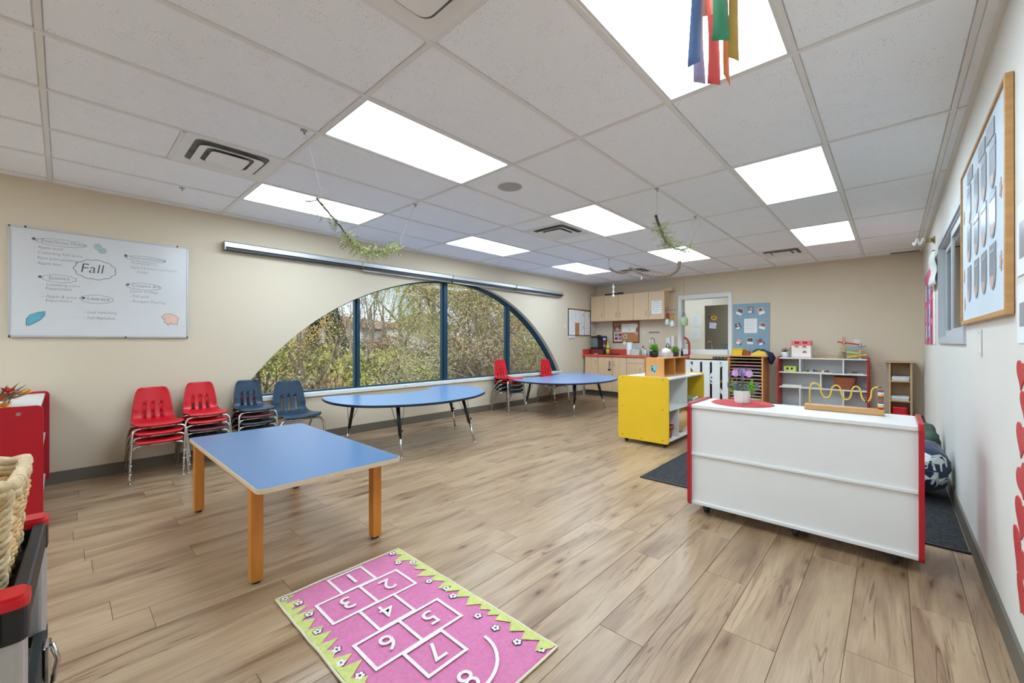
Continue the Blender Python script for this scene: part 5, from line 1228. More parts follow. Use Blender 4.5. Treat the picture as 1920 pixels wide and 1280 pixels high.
bookpile(.633, 4, ['dark book at the bottom of the upper pile in the pine bookcase', 'thin book second from the bottom of the upper pile', 'light book under the top one of the upper pile', 'pink-toned book on top of the upper pile in the pine bookcase'])
bookpile(.338, 4, ['book at the bottom of the lower pile in the pine bookcase', 'book second from the bottom of the lower pile', 'book third from the bottom of the lower pile', 'open-looking cream book on top of the lower pile'])
t = thing('red_toy', 'cluster of shiny red rings on the bottom shelf of the pine bookcase', 'toy', (.07, 8.6, .068)); 
for q in range(4): bm = B(); tube(bm, [(.01+.05*q+.035*math.cos(a), 8.58+.035*math.sin(a), .09+.012*q) for a in [2*PI*i/16 for i in range(16)]], .012, 6, closed=True); add('ring', bm, M_REDP, t)
bm = B(); box(bm, -.01, .17, 8.55, 8.66, .069, .24, .02, 2); add('red_case', bm, M_REDP, t)
# ------------------------------------------------------------------ window wall: whiteboard, blind valance
t = thing('whiteboard', 'large whiteboard covered in handwritten Fall activity plans', 'whiteboard', (XL, .28, 1.265))
wy0, wy1, wz0, wz1 = -.30, .865, 1.268, 2.178; XW = XL+.018
sbox('panel', XL+.002, XW, wy0, wy1, wz0, wz1, mat('whiteboard_enamel', (212, 211, 210), .18, var=.01, spec=.6), t)
for a in ((wy0-.004, wy0+.010, wz0-.004, wz1+.004), (wy1-.010, wy1+.004, wz0-.004, wz1+.004), (wy0, wy1, wz1-.008, wz1+.004), (wy0, wy1, wz0-.004, wz0+.012)): sbox('frame_strip', XL+.001, XW+.004, *a, M_ALU, t)
for y, z in ((-.21, wz1+.002), (.78, wz1+.002), (.40, wz0)): sbox('clip', XL+.002, XW+.007, y-.006, y+.006, z-.006, z+.008, M_BLACK, t)
XT = XW+.0012
def wt(s, y, z, sz, m=None, sx=1.): return text(s, sz, (XT, y, z), (0, 1, 0), (0, 0, 1), m or (M_INKP if sz < .1 else M_INK), t, 'handwriting', shear=.15, sx=sx, bold=-.0006 if sz < .1 else -.0012)
def cloud(y, z, w, h, n=13, m=M_INKG):
    bm = B(); pts = []
    for i in range(n*6):
        a = 2*PI*i/(n*6); b = 1+.10*abs(math.sin(a*n/2)); pts.append((XT, y+w/2*b*math.cos(a), z+h/2*b*math.sin(a)))
    tube(bm, pts, .0016, 4, closed=True); add('cloud_outline', bm, m, t)
def star(y, z, s=.016):
    bm = B()
    for q in range(3): boxc(bm, (XT, y, z), (.001, s*1.6, s*.3), 0, Matrix.Rotation(q*PI/3, 3, 'X'))
    add('asterisk', bm, M_INK, t)
wt('Fall', .10, 1.845, .115); cloud(.20, 1.875, .25, .165, 11, M_INK)
star(-.165, 2.09); wt('Fine/Gross Motor', -.125, 2.07, .040, sx=.9); cloud(-.005, 2.08, .28, .055, 15)
for q, s in enumerate(['- Apple wash', '- Collecting Fall items', '- Pom pom painting', '- Apple toss']): wt(s, -.165, 2.015-q*.045, .034, sx=.95)
star(-.13, 1.775); wt('Science', -.085, 1.76, .042); cloud(-.02, 1.77, .19, .06, 11)
for q, s in enumerate(['- Counting corn', '  Experiment', '', '- Apple & juice', '  Experiment']):
    if s: wt(s, -.12, 1.705-q*.034, .034)
star(.125, 1.615); wt('Literacy', .145, 1.60, .046); cloud(.21, 1.61, .20, .07, 11)
for q, s in enumerate(['- Leaf matching', '- Fall Alphabet']): wt(s, .125, 1.48-q*.05, .035)
star(.40, 2.035); wt('Social and Emotional', .43, 2.012, .036, sx=.85); cloud(.545, 2.02, .27, .05, 15)
for q, s in enumerate(['Thanksgiving Tree', 'Explore Emotions using Sensory', '      Puzzles']): wt(s, .435, 1.965-q*.042, .031, sx=.85)
star(.415, 1.765); wt('Creative Art', .44, 1.748, .040); cloud(.53, 1.755, .24, .06, 13)
for q, s in enumerate(['Leaves Collage', '- Fall quilt', '- Pumpkin Painting']): wt(s, .425, 1.695-q*.048, .035)
def shape(nm, P, m, lab):
    bm = B(); prism(bm, [(XW+.0008, y, z) for y, z in P], (.0015, 0, 0)); o = add(nm, bm, m, t, label=lab); bm = B(); tube(bm, [(XT+.001, y, z) for y, z in P], .0014, 4, closed=True); add('ink_outline', bm, M_INK, t); return o
shape('leaf_drawing', [(-.205, 1.365), (-.205, 1.415), (-.185, 1.45), (-.14, 1.475), (-.10, 1.485), (-.105, 1.45), (-.13, 1.41), (-.165, 1.38), (-.195, 1.36)], mat('teal_marker', (96, 170, 186), .6, var=.1, scale=40), 'teal blue leaf drawing')
shape('maple_leaf_drawing', [(.66, 1.47), (.69, 1.50), (.715, 1.505), (.735, 1.50), (.77, 1.485), (.80, 1.455), (.78, 1.45), (.785, 1.425), (.775, 1.42), (.785, 1.395), (.75, 1.405), (.735, 1.40), (.725, 1.415), (.71, 1.385), (.70, 1.41), (.68, 1.42), (.69, 1.45), (.665, 1.455)], mat('peach_marker', (226, 188, 166), .7), 'peach maple leaf drawing')
bm = B(); prism(bm, [(XW+.0008, .245+.03*math.cos(a), 2.055+.028*math.sin(a)) for a in [2*PI*i/14 for i in range(14)]], (.001, 0, 0)); prism(bm, [(XW+.0009, .215+.028*math.cos(a), 2.085+.03*math.sin(a)) for a in [2*PI*i/14 for i in range(14)]], (.0008, 0, 0)); add('smudge_drawing', bm, mat('green_grey_marker', (168, 184, 180), .7, var=.15, scale=50), t, label='faded green acorn drawing')

t = thing('blind_valance', 'long silvery rolled window blind housing above the arched window', 'blind', (XL, 4.25, 2.19))
segs = [(1.17, 2.72, 0), (2.72, 4.27, 1), (4.27, 5.80, 1), (5.80, 7.30, 1)]
for q, (a, b, rolled) in enumerate(segs):
    zt = 2.303
    bm = B(); prism(bm, [(XL+.002, a+.002, zt), (XL+.085, a+.002, zt), (XL+.10, a+.002, zt-.015), (XL+.10, a+.002, zt-.062), (XL+.002, a+.002, zt-.062)], (0, b-a-.004, 0)); add('housing', bm, M_ALU, t)
    bm = B(); box(bm, XL+.004, XL+.082, a+.004, b-.004, zt-.092, zt-.062); add('roller_gap', bm, M_DARK, t)
    if rolled:
        bm = B(); cyl(bm, (XL+.05, a+.012, zt-.092), (XL+.05, b-.012, zt-.092), .022, n=12); add('roller', bm, mat('roller_fabric_%d' % q, (120, 116, 112), .6), t)
        bm = B(); cyl(bm, (XL+.062, a+.015, zt-.117), (XL+.062, b-.015, zt-.117), .009, n=8); add('bottom_bar', bm, M_ALU, t)
    bm = B(); tube(bm, [(XL+.104, b, zt-.01), (XL+.106, b, zt-.07), (XL+.09, b-.01, zt-.10)], .006, 6); add('bracket', bm, M_STEEL, t)
bm = B(); prism(bm, [(XL+.002, 1.166, 2.303), (XL+.085, 1.166, 2.303), (XL+.10, 1.166, 2.288), (XL+.10, 1.166, 2.21), (XL+.002, 1.166, 2.21)], (0, .006, 0)); add('end_cap', bm, M_STEEL, t)
bm = B(); prism(bm, [(XL+.002, 7.296, 2.303), (XL+.085, 7.296, 2.303), (XL+.10, 7.296, 2.288), (XL+.10, 7.296, 2.21), (XL+.002, 7.296, 2.21)], (0, .006, 0)); add('end_cap', bm, M_STEEL, t)

# ------------------------------------------------------------------ right wall
t = thing('display_board', 'large wood-framed board papered pale blue with rows of grey jar cut-outs', 'board', (XR, 3.15, 1.31))
by0, by1, bz0, bz1 = 2.455, 3.86, 1.325, 2.255; F = .024
sbox('backing', XR-.016, XR-.002, by0+F*.5, by1-F*.5, bz0+F*.5, bz1-F*.5, mat('pale_blue_paper', (206, 218, 226), .7, var=.03), t)
for a in ((by0, by0+F, bz0, bz1), (by1-F*.4, by1, bz0, bz1), (by0+F, by1-F*.4, bz0, bz0+F), (by0+F, by1-F*.4, bz1-F*.6, bz1)): sbox('frame_strip', XR-.026, XR-.002, *a, M_OAK, t, .002)
M_JARP = mat('grey_jar_card', (150, 156, 164), .3, var=.08, scale=10); M_JARB = mat('jar_highlight_card', (206, 176, 162), .5); M_JARL = mat('jar_label_card', (176, 174, 176), .5)
def jar(y, z0, z1, w):
    n = 10; P = []
    for i in range(n+1): a = PI+PI*i/n; P.append((y+w/2*math.cos(a), z0+w*.6+w*.6*math.sin(a)))
    k = 8
    for i in range(k+1): P.append((y+w/2-w*i/k, z1-(.008 if i % 2 else 0)))
    bm = B(); prism(bm, [(XR-.0195, a, b) for a, b in P], (.0025, 0, 0)); j = add('jar_cutout', bm, M_JARP, t)
    bm = B(); boxc(bm, (XR-.0202, y, z1-.035), (.001, w*.9, .012)); add('band', bm, M_JARL, j)
    bm = B(); prism(bm, [(XR-.0205, y+w*.36*math.cos(PI+PI*i/8), z0+w*.42+w*.36*math.sin(PI+PI*i/8)) for i in range(9)], (.001, 0, 0)); add('filling', bm, M_JARB, j)
for zz in ((1.90, 2.115), (1.678, 1.89), (1.45, 1.655)):
    for y in (3.54, 3.265, 3.025, 2.785): jar(y, zz[0], zz[1], .145)
for y in (3.50, 3.08, 2.84):
    s = B(); boxc(s, (XR-.0185, y, 2.168), (.002, .20, .075), 0, Matrix.Rotation(.04, 3, 'X')); s = add('title_card', s, M_JARP, t)
for y, w_ in ((3.50, 'I'), (3.08, 'Am'), (2.84, 'Me')): pass
for q, (y, z) in enumerate(((3.78, 1.98), (3.76, 1.62), (3.74, 1.45), (2.60, 1.85), (2.60, 1.55))):
    P = [(y+.03*math.cos(a)*(1 if i % 2 else .5), z+.045*math.sin(a)*(1 if i % 2 else .5)) for i, a in enumerate([2*PI*k/10 for k in range(10)])]
    bm = B(); prism(bm, [(XR-.0185, a, b) for a, b in P], (.002, 0, 0)); add('leaf_sticker', bm, mat('tan_sticker_%d' % q, (196, 160, 140), .7), t)

t = thing('pink_poster', 'pink poster collaged with small pictures on the right wall', 'poster', (XR, 7.4, 1.19))
sbox('sheet', XR-.008, XR-.002, 6.70, 8.25, 1.19, 2.12, mat('pink_poster_paper', (226, 110, 140), .7), t)
for q in range(12):
    y = 6.85+.33*(q % 4)+random.uniform(-.04, .04); z = 1.32+.26*(q//4)+random.uniform(-.04, .04); bm = B(); boxc(bm, (XR-.010-.0006*(q % 3), y, z), (.002, random.uniform(.16, .26), random.uniform(.14, .24)), 0, Matrix.Rotation(random.uniform(-.3, .3), 3, 'X'))
    add('picture', bm, [mat('collage_%d' % q, c, .6, var=.5, scale=18) for c in [[(150, 60, 90), (196, 200, 220), (120, 110, 150), (230, 222, 226)][q % 4]]][0], t)
sbox('white_backing', XR-.006, XR-.002, 6.32, 6.68, 1.19, 1.86, M_WALLR, label='tall cream panel between the pink poster and the sash window', cat='panel')
t = thing('hanging_apron', 'white plastic apron hung beside the sash window', 'apron', (XR, 6.35, 1.78))
bm = B(); vs = []; n = 10
G = [[(XR-.02-.03*math.sin(PI*i/n)-.01*math.sin(j*1.3), 6.02+.50*i/n+(.06*(1-j/8)*(1 if i > n/2 else -1) if j < 2 else 0), 1.80+.36*j/8) for i in range(n+1)] for j in range(9)]
V_ = [[bm.verts.new(p) for p in r_] for r_ in G]
for a_, b_ in zip(V_, V_[1:]):
    for i in range(n): bm.faces.new((a_[i], a_[i+1], b_[i+1], b_[i]))
o = add('sheet', bm, M_WHITE2, t, smooth=True); md = o.modifiers.new('s', 'SOLIDIFY'); md.thickness = .003
bm = B(); cyl(bm, (XR-.001, 6.27, 2.19), (XR-.03, 6.27, 2.19), .006, n=8); add('peg', bm, M_BLACK, t)
t = thing('wall_lamp', 'spiral white bulb in a brass wall holder near the ceiling', 'lamp', (XR, 6.45, 2.3))
bm = B(); cyl(bm, (XR-.001, 6.45, 2.335), (XR-.012, 6.45, 2.335), .04, n=16); cyl(bm, (XR-.012, 6.45, 2.335), (XR-.07, 6.45, 2.335), .022, n=14); add('holder', bm, mat('aged_brass', (180, 160, 110), .35, .8), t)
bm = B(); tube(bm, [(XR-.08-.004*i, 6.45+.032*math.cos(i*.55), 2.335+.032*math.sin(i*.55)) for i in range(24)], .009, 8); add('bulb', bm, M_PAPER, t)
t = thing('sanitizer_bracket', 'slim white vertical bracket on the right wall below the display board', 'bracket', (XR, 3.26, 1.14))
sbox('plate', XR-.006, XR-.001, 3.245, 3.275, 1.145, 1.285, M_WHITE, t, .002); sbox('clip', XR-.016, XR-.006, 3.25, 3.27, 1.15, 1.165, M_WHITE, t); sbox('clip', XR-.016, XR-.006, 3.25, 3.27, 1.262, 1.277, M_WHITE, t)
for q, (z0, z1) in enumerate(((1.46, 1.72), (1.215, 1.43))):
    t = thing('wall_sheet', ['upper white printed sheet at the right edge, beside the framed board', 'lower white printed sheet at the right edge, above the hearts'][q], 'paper', (XR, 2.29, z0), group='sheets by the hearts')
    s = sbox('sheet', XR-.004, XR-.001, 2.18, 2.40, z0, z1, M_PAPER, t); bm = B(); box(bm, XR-.005, XR-.004, 2.20, 2.355, z0+.06, z1-.07); add('picture', bm, M_JARP, t)
M_HEART = mat('red_heart_card', (206, 56, 58), .35, var=.05)
def heart(cy, cz, w, h, rot_, lab):
    P = []
    for i in range(36):
        a = 2*PI*i/36; x = 16*math.sin(a)**3/17; z = (13*math.cos(a)-5*math.cos(2*a)-2*math.cos(3*a)-math.cos(4*a))/15
        u, v = x*w/2, z*h/2; c, s = math.cos(rot_), math.sin(rot_); P.append((cy+u*c-v*s, cz+u*s+v*c))
    t = thing('paper_heart', lab, 'paper heart', (XR, cy, cz-h/2), group='red paper hearts on the right wall')
    bm = B(); prism(bm, [(XR-.004, a, b) for a, b in P], (.003, 0, 0)); add('heart', bm, M_HEART, t)
for q, (cy, cz, w, h, r_) in enumerate(((2.345, 1.105, .15, .11, .1), (2.30, 1.005, .13, .10, 0), (2.345, .87, .17, .13, .1), (2.34, .725, .18, .13, -.4), (2.345, .585, .22, .15, .1), (2.38, .435, .26, .15, .5), (2.335, .30, .20, .13, .4))):
    heart(cy, cz, w, h, r_, 'red glossy paper heart, %s from the top of the column' % ['first', 'small second', 'third', 'fourth', 'fifth', 'large sixth', 'lowest, seventh'][q])

# ------------------------------------------------------------------ near left: shelf, tool cart, basket
t = thing('storage_shelf', 'white storage shelf with wide red ends beside the left wall', 'shelf', (-4.67, -.3, 0))
xa, xb, ya, yb = -5.262, -4.10, -.50, -.085
side_panel(t, 'x', xb, .022, ya, yb, .06, .812, .03, M_RED); side_panel(t, 'x', xa-.0, .022, ya-.02, yb+.01, .06, .812, .03, M_RED)
sbox('top_board', xa+.022, xb, ya+.01, yb-.015, .775, .795, M_WHITE, t, .002); sbox('bottom_board', xa+.022, xb, ya+.01, yb-.012, .10, .12, M_WHITE, t); sbox('shelf_board', xa+.022, xb, ya+.01, yb-.012, .45, .466, M_WHITE, t); sbox('back_panel', xa+.022, xb, ya+.01, ya+.016, .12, .775, M_WHITE, t)
sbox('divider', -4.70, -4.684, ya+.016, yb-.02, .12, .45, M_WHITE, t)
for x in (-5.15, -4.2):
    for y in (-.42, -.16): caster(t, x, y, .10)
bm = B(); cyl(bm, (xb+.021, -.19, .765), (xb+.026, -.19, .765), .011, n=12); add('screw', bm, M_STEEL, t)
t = thing('autumn_flowers', 'orange, yellow and red silk autumn flowers on top of the red-ended shelf', 'flowers', (-4.33, -.30, .795))
cols_ = [mat('orange_silk', (238, 112, 30), .6), mat('amber_silk', (232, 160, 60), .6), mat('scarlet_silk', (190, 24, 20), .6), mat('dry_green', (120, 116, 90), .7)]
for q in range(22):
    a_ = q*2.399; r_ = .03+.009*q; c = Vector((-4.27+r_*math.cos(a_)*.7, -.345+r_*.85*math.sin(a_), .85+.06*math.cos(q*1.7)+(.03 if q < 9 else -.02)))
    bm = B()
    for k in range(9):
        b_ = 2*PI*k/9+q; d = Vector((math.cos(b_)*.75, math.sin(b_)*.75, .45+.5*math.sin(k*2.1))).normalized(); u = d.cross(Vector((0, 0, 1))).normalized()*.017; l = .055
        bm.faces.new([bm.verts.new(v) for v in (c, c+d*l*.6+u, c+d*l, c+d*l*.6-u)])
    add('bloom', bm, cols_[q % 3], t)
for (dx, dy, dz) in ((.02, .16, .06), (.05, .14, .09), (-.04, .13, .11), (.06, .05, .12), (0, .1, .13)):
    A = Vector((-4.27, -.29, .83)); Bq = A+Vector((dx, dy, dz)); bm = B(); u = (Bq-A).cross(Vector((1, 0, 0))).normalized()*.007; bm.faces.new([bm.verts.new(v) for v in (A, A.lerp(Bq, .6)+u, Bq, A.lerp(Bq, .6)-u)]); add('blade', bm, cols_[3], t)
bm = B(); 
for q in range(16):
    a_ = q*2.399; tube(bm, [(-4.34+.05*math.cos(a_), -.33+.08*math.sin(a_), .796), (-4.34+.1*math.cos(a_), -.33+.1*math.sin(a_), .85)], .003, 4)
add('stems', bm, cols_[3], t)

t = thing('tool_cart', 'black plastic tool cart with silver corner posts and red corner caps', 'cart', (-1.6, -.25, 0))
CART = t
cx0, cx1, cy0, cy1 = -1.905, -1.305, -.55, -.028
def tray(z, dep, nm):
    bm = B(); w = .028
    box(bm, cx0+.03, cx1-.03, cy1-w, cy1-.004, z-dep, z, .004); box(bm, cx0+.03, cx1-.03, cy0, cy0+w, z-dep, z, .004)
    box(bm, cx0, cx0+w, cy0+.03, cy1-.03, z-dep, z, .004); box(bm, cx1-w, cx1, cy0+.03, cy1-.03, z-dep, z, .004); box(bm, cx0+.01, cx1-.01, cy0+.01, cy1-.01, z-dep, z-dep+.008)
    return add(nm, bm, M_BLACK, t)
tray(.695, .075, 'top_tray'); tray(.375, .09, 'lower_tray')
tray(.14, .05, 'bottom_tray')
for x in (cx0+.035, cx1-.035):
    for y in (cy0+.035, cy1-.032):
        bm = B(); prism(bm, [(a_, b_, .12) for a_, b_ in rrect(.062, .056, .014, 4, x, y)], (0, 0, .53)); add('post', bm, M_ALU, t)
        bm = B(); prism(bm, [(a_, b_, .615) for a_, b_ in rrect(.07, .062, .018, 4, x, y)], (0, 0, .07)); add('corner_sleeve', bm, M_BLACK, t)
        bm = B(); prism(bm, [(a_, b_, .34) for a_, b_ in rrect(.066, .060, .018, 4, x, y)], (0, 0, .03)); add('corner_sleeve', bm, M_BLACK, t)
        bm = B(); prism(bm, [(a_, b_, .683) for a_, b_ in rrect(.074, .066, .02, 4, x, y)], (0, 0, .024)); es = [e for e in bm.edges if all(v.co.z > .70 for v in e.verts)]; bmesh.ops.bevel(bm, geom=es, offset=.007, segments=2, affect='EDGES'); add('corner_cap', bm, M_REDP, t)
        bm = B(); cyl(bm, (x-.015, y, .035), (x+.015, y, .035), .035, n=14); box(bm, x-.02, x+.02, y-.02, y+.02, .06, .12); add('caster', bm, M_DARK, t)
bm = B(); boxc(bm, (-1.75, cy1+.004, .33), (.06, .014, .10), .004); tube(bm, [(-1.74, cy1+.012, .38), (-1.74, cy1+.024, .33), (-1.74, cy1+.014, .27)], .006, 6); add('latch', bm, M_CHROME, t)
sbox('drawer_front', -1.62, -1.315, cy1-.09, cy1-.07, .18, .26, M_REDP, t, .004)

t = thing('woven_basket', 'chunky woven water hyacinth basket standing in the tool cart', 'basket', (-1.6, -.25, .63))
M_HYA = mat('hyacinth_straw', (206, 168, 116), .8, var=.35, scale=26, bump=.5, bscale=90); M_HYL = mat('pale_husk_binding', (214, 188, 146), .8, var=.25, scale=40, bump=.4, bscale=80)
bx0, bx1, by0_, by1_ = -1.78, -1.455, -.46, -.068
def bring(z, g=0.): return [(x, y) for x, y in rrect(bx1-bx0+g, by1_-by0_+g, .03, 3, (bx0+bx1)/2, (by0_+by1_)/2)]
nr = 13
for k in range(nr):
    z = .645+k*.0185; g = -.05+.05*k/nr; P = bring(z, g); pts = []
    per = [Vector((x, y, z)) for x, y in P]; tot = 0; dense = []
    for i in range(len(per)):
        a_, b_ = per[i], per[(i+1) % len(per)]; m_ = max(1, int((b_-a_).length/.014))
        for s in range(m_): dense.append(a_.lerp(b_, s/m_))
    c = Vector(((bx0+bx1)/2, (by0_+by1_)/2, z)); out = []
    for i, p in enumerate(dense):
        n_ = (p-c); n_.z = 0; n_.normalize(); ph = i*.014*2*PI/.056+k*PI
        out.append(p+n_*(.006*math.sin(ph))+Vector((0, 0, .003*math.sin(ph*.5+k))))
    bm = B(); tube(bm, out, [.0095+.0025*abs(math.sin(i*.8+k)) for i in range(len(out))], 6, closed=True); add('woven_strand', bm, M_HYA, t)
P = bring(0, .005)
for z, r_ in ((.897, .013), (.880, .011)):
    pts = []
    for i in range(len(P)):
        a_, b_ = Vector((*P[i], z)), Vector((*P[(i+1) % len(P)], z)); m_ = max(1, int((b_-a_).length/.02))
        for s in range(m_): pts.append(a_.lerp(b_, s/m_))
    bm = B(); tube(bm, [p+Vector((0, 0, .003*math.sin(i*1.9))) for i, p in enumerate(pts)], [r_*(1+.15*math.sin(i*2.3)) for i in range(len(pts))], 7, closed=True); add('braided_rim', bm, M_HYL, t)
for (x, y) in ((bx1, by1_), (bx0, by1_), (bx1, by0_), (bx0, by0_)):
    cxm, cym = (bx0+bx1)/2, (by0_+by1_)/2; pts = []
    for k in range(14):
        f_ = k/13; z = .645+f_*.245; s = .93+.07*f_; pts.append((cxm+(x-cxm)*s+.003*math.sin(k*2.1)-.006*(1 if x > cxm else -1), cym+(y-cym)*s+.003*math.cos(k*2.7)-.006*(1 if y > cym else -1), z))
    PP = [Vector(p) for p in spline(pts, 4, False)]; bm = B()
    for h_ in range(3): tube(bm, [p+Vector((math.cos(i*.55+h_*2.1), math.sin(i*.55+h_*2.1), 0))*.007 for i, p in enumerate(PP)], .006, 6)
    add('corner_binding', bm, M_HYL, t)
sbox('base', bx0+.03, bx1-.03, by0_+.03, by1_-.03, .632, .642, M_HYA, t)
CART.rotation_euler = (0, 0, R(-1.9)); CART.location.y -= .009; t.rotation_euler = (0, 0, R(-1.9)); t.location.y -= .005
t = thing('grey_folder', 'dark grey folder standing inside the woven basket', 'folder', (-1.6, -.2, .645)); bm = B(); box(bm, bx0+.05, bx1-.05, -.22, -.205, .645, .885, .003); add('cover', bm, mat('slate_card', (70, 78, 84), .5), t); sbox('tab', bx0+.09, bx0+.15, -.215, -.21, .885, .895, M_PAPER, t)

# ------------------------------------------------------------------ hanging from the ceiling
def hook(x, y): 
    pass
t = thing('ribbon_mobile', 'hanging mobile of blue, violet, green, red and yellow ribbons', 'mobile', (-.42, 1.40, 2.06))
import mathutils
rc = Vector((-.424, 1.388, 2.44))
bm = B(); tube(bm, [(rc.x+.065*math.cos(a_), rc.y+.065*math.sin(a_), rc.z) for a_ in [2*PI*i/24 for i in range(24)]], .006, 6, closed=True); add('ring', bm, M_RED, t)
bm = B(); lathe(bm, (rc.x, rc.y, 2.29), [(.050, 0), (.052, .05), (.052, .15)], 20, False); add('paper_tube', bm, mat('peach_card', (236, 176, 140), .7), t)
bm = B(); tube(bm, [rc+Vector((0, .06, 0)), Vector((rc.x, rc.y, H-.005))], .001, 4); tube(bm, [rc-Vector((0, .06, 0)), Vector((rc.x, rc.y, H-.005))], .001, 4); add('string', bm, M_STRING, t)
vr = Vector((math.cos(R(42.615)), math.sin(R(42.615)), 0)); vf = Vector((-vr.y, vr.x, 0))
def ribbon(name, c, u, f, w, z1, z0, tw, skew, cut):
    """strip hanging at u to the side and f behind the ring centre"""
    bm = B(); rows = []; n = 14
    for i in range(n+1):
        s = i/n; z = z1+(z0-z1)*s; wv = .006*math.sin(s*5+u*40); an = tw*s+.12*math.sin(s*4)
        d = vr*math.cos(an)+vf*math.sin(an); cen = rc+vr*(u+skew*s*s)+vf*(f+wv); cen.z = z
        ww = w*(1-.15*math.sin(s*3)); 
        zl = cut*s if i == n else 0
        rows.append([bm.verts.new(cen-d*ww/2+Vector((0, 0, zl))), bm.verts.new(cen+vf*.006*math.sin(s*6)), bm.verts.new(cen+d*ww/2-Vector((0, 0, zl)))])
    for a_, b_ in zip(rows, rows[1:]):
        for k in (0, 1): bm.faces.new((a_[k], a_[k+1], b_[k+1], b_[k]))
    o = add('ribbon', bm, mat(name, c, .6, var=.06, scale=8, sheen=.2), t, smooth=True, label=name.replace('_', ' ')); md = o.modifiers.new('s', 'SOLIDIFY'); md.thickness = .0008
ribbon('blue_ribbon', (90, 126, 186), -.048, -.02, .042, 2.44, 2.085, .2, -.012, -.012)
ribbon('violet_ribbon', (170, 154, 190), -.022, .03, .042, 2.42, 2.055, .15, .0, .003)
ribbon('green_ribbon', (60, 160, 118), .004, -.055, .053, 2.45, 2.13, .05, .0, .0)
ribbon('red_ribbon', (238, 92, 88), .028, .04, .044, 2.42, 2.06, .1, .003, .002)
ribbon('orange_ribbon', (230, 130, 84), .062, .035, .030, 2.42, 2.075, .5, .012, .015)
ribbon('yellow_ribbon', (206, 168, 80), .058, -.02, .038, 2.45, 2.105, .15, .008, .006)

M_SPRIG = foliage('sprig_leaf', [(134, 142, 84), (176, 182, 116), (204, 204, 150)], 9)
def branch(nm, label, pts, rad, leafy, strings, bark, dens=1., lsz=1., extra=()):
    t = thing(nm, label, 'branch', tuple(Vector(pts[len(pts)//2])-Vector((0, 0, .1))))
    P = spline(pts, 8, False); n = len(P); bm = B(); tube(bm, [p+Vector((.002*math.sin(i*1.3), 0, .003*math.cos(i*1.7))) for i, p in enumerate(P)], [rad*(1-.55*i/n)*(1+.12*math.sin(i*2.2)) for i in range(n)], 8); add('stem', bm, bark, t)
    for e in extra: bm = B(); tube(bm, spline(e, 5, False), [rad*.6]*((len(e)-1)*5+1), 6); add('side_branch', bm, bark, t)
    vs, fs = [], []; bm = B()
    for i, p in enumerate(P):
        d = leafy(i/n)
        if d <= 0: continue
        for k in range(int(7*dens*d)):
            dr = Vector((random.gauss(0, 1), random.gauss(0, 1), random.gauss(-.25, .8))).normalized(); L_ = random.uniform(.03, .11)*lsz; tube(bm, [p, p+dr*L_*.5+Vector((0, 0, .004)), p+dr*L_], .0009, 3, cap=False)
            for q in range(9):
                c = p+dr*L_*(.25+.75*random.random())+Vector([random.gauss(0, .009*lsz) for _ in range(3)]); u = Vector([random.gauss(0, 1) for _ in range(3)]).normalized(); v = u.orthogonal().normalized()*.0026; u = u*.0075; kk = len(vs)
                vs += [c-u, c+v, c+u, c-v]; fs.append((kk, kk+1, kk+2, kk+3))
    W = world_of(t).inverted()
    if vs: add('twigs', bm, bark, t, kind='stuff'); raw('leaves', [W @ v for v in vs], fs, M_SPRIG, t, kind='stuff')
    else: bm.free()
    for a_, b_ in strings:
        bm = B(); tube(bm, [a_, b_], .0013, 4); s_ = add('string', bm, M_STRING, t)
    return t
branch('hanging_branch', 'leafy green branch hung before the blind housing, dark twig at its upper end', [(-2.75, 1.115, 2.155), (-2.80, 1.22, 2.09), (-2.85, 1.33, 2.02), (-2.92, 1.46, 1.94), (-3.02, 1.62, 1.925), (-3.12, 1.82, 1.985), (-3.25, 2.05, 2.08)], .007, lambda s: 1.4 if s > .38 else .45,
       [((-2.795, 1.06, H-.006), (-2.79, 1.19, 2.115)), ((-3.50, 2.38, H-.006), (-3.24, 2.02, 2.07))], M_BARKD, .9, .95, extra=[[(-2.75, 1.13, 2.15), (-2.74, 1.07, 2.12), (-2.73, 1.04, 2.115)]])
branch('hanging_branch', 'green sprigged branch hung from the ceiling above the driftwood', [(-1.56, 3.60, 2.352), (-1.575, 3.74, 2.27), (-1.60, 3.90, 2.20), (-1.60, 4.05, 2.155), (-1.57, 4.25, 2.155), (-1.55, 4.45, 2.215)], .012, lambda s: .9 if s > .12 else 0,
       [((-1.553, 3.608, H-.006), (-1.56, 3.62, 2.34)), ((-1.585, 4.686, H-.006), (-1.56, 4.42, 2.205))], M_BARKD, 1.1, 1.25)
def at(x, y, t_):
    r_ = Vector((math.cos(R(42.615)), math.sin(R(42.615)), 0)); f_ = Vector((-r_.y, r_.x, .0016)); return Vector((0, 0, 1.22))+f_*t_+r_*((x-960)/775*t_)+Vector((0, 0, 1))*((640-y)/775*t_)
dw = [at(1274, 490, 5.6), at(1271, 505, 5.65), at(1258, 514, 5.75), at(1238, 518, 5.9), at(1220, 517, 6.05), at(1203, 513, 6.2), at(1190, 507, 6.3), at(1182, 503, 6.35), at(1178, 509, 6.4), at(1168, 512, 6.5), at(1155, 510, 6.6), at(1143, 503, 6.7)]
branch('driftwood_branch', 'bare curved driftwood branch hung over the kitchen end', dw, .024, lambda s: 0, [((-1.585, 4.9, H-.006), dw[0]), ((-3.449, 6.12, H-.006), dw[-1])], mat('driftwood', (150, 130, 112), .85, var=.2, scale=30, bump=.5, bscale=60))
p = at(1150, 511, 6.6)
t = thing('glass_bead_drop', 'clear glass bead ornament dangling from the driftwood branch', 'ornament', tuple(p-Vector((0, 0, .4))))
bm = B(); tube(bm, [p, p-Vector((0, 0, .38))], .001, 4); add('string', bm, M_STRING, t)
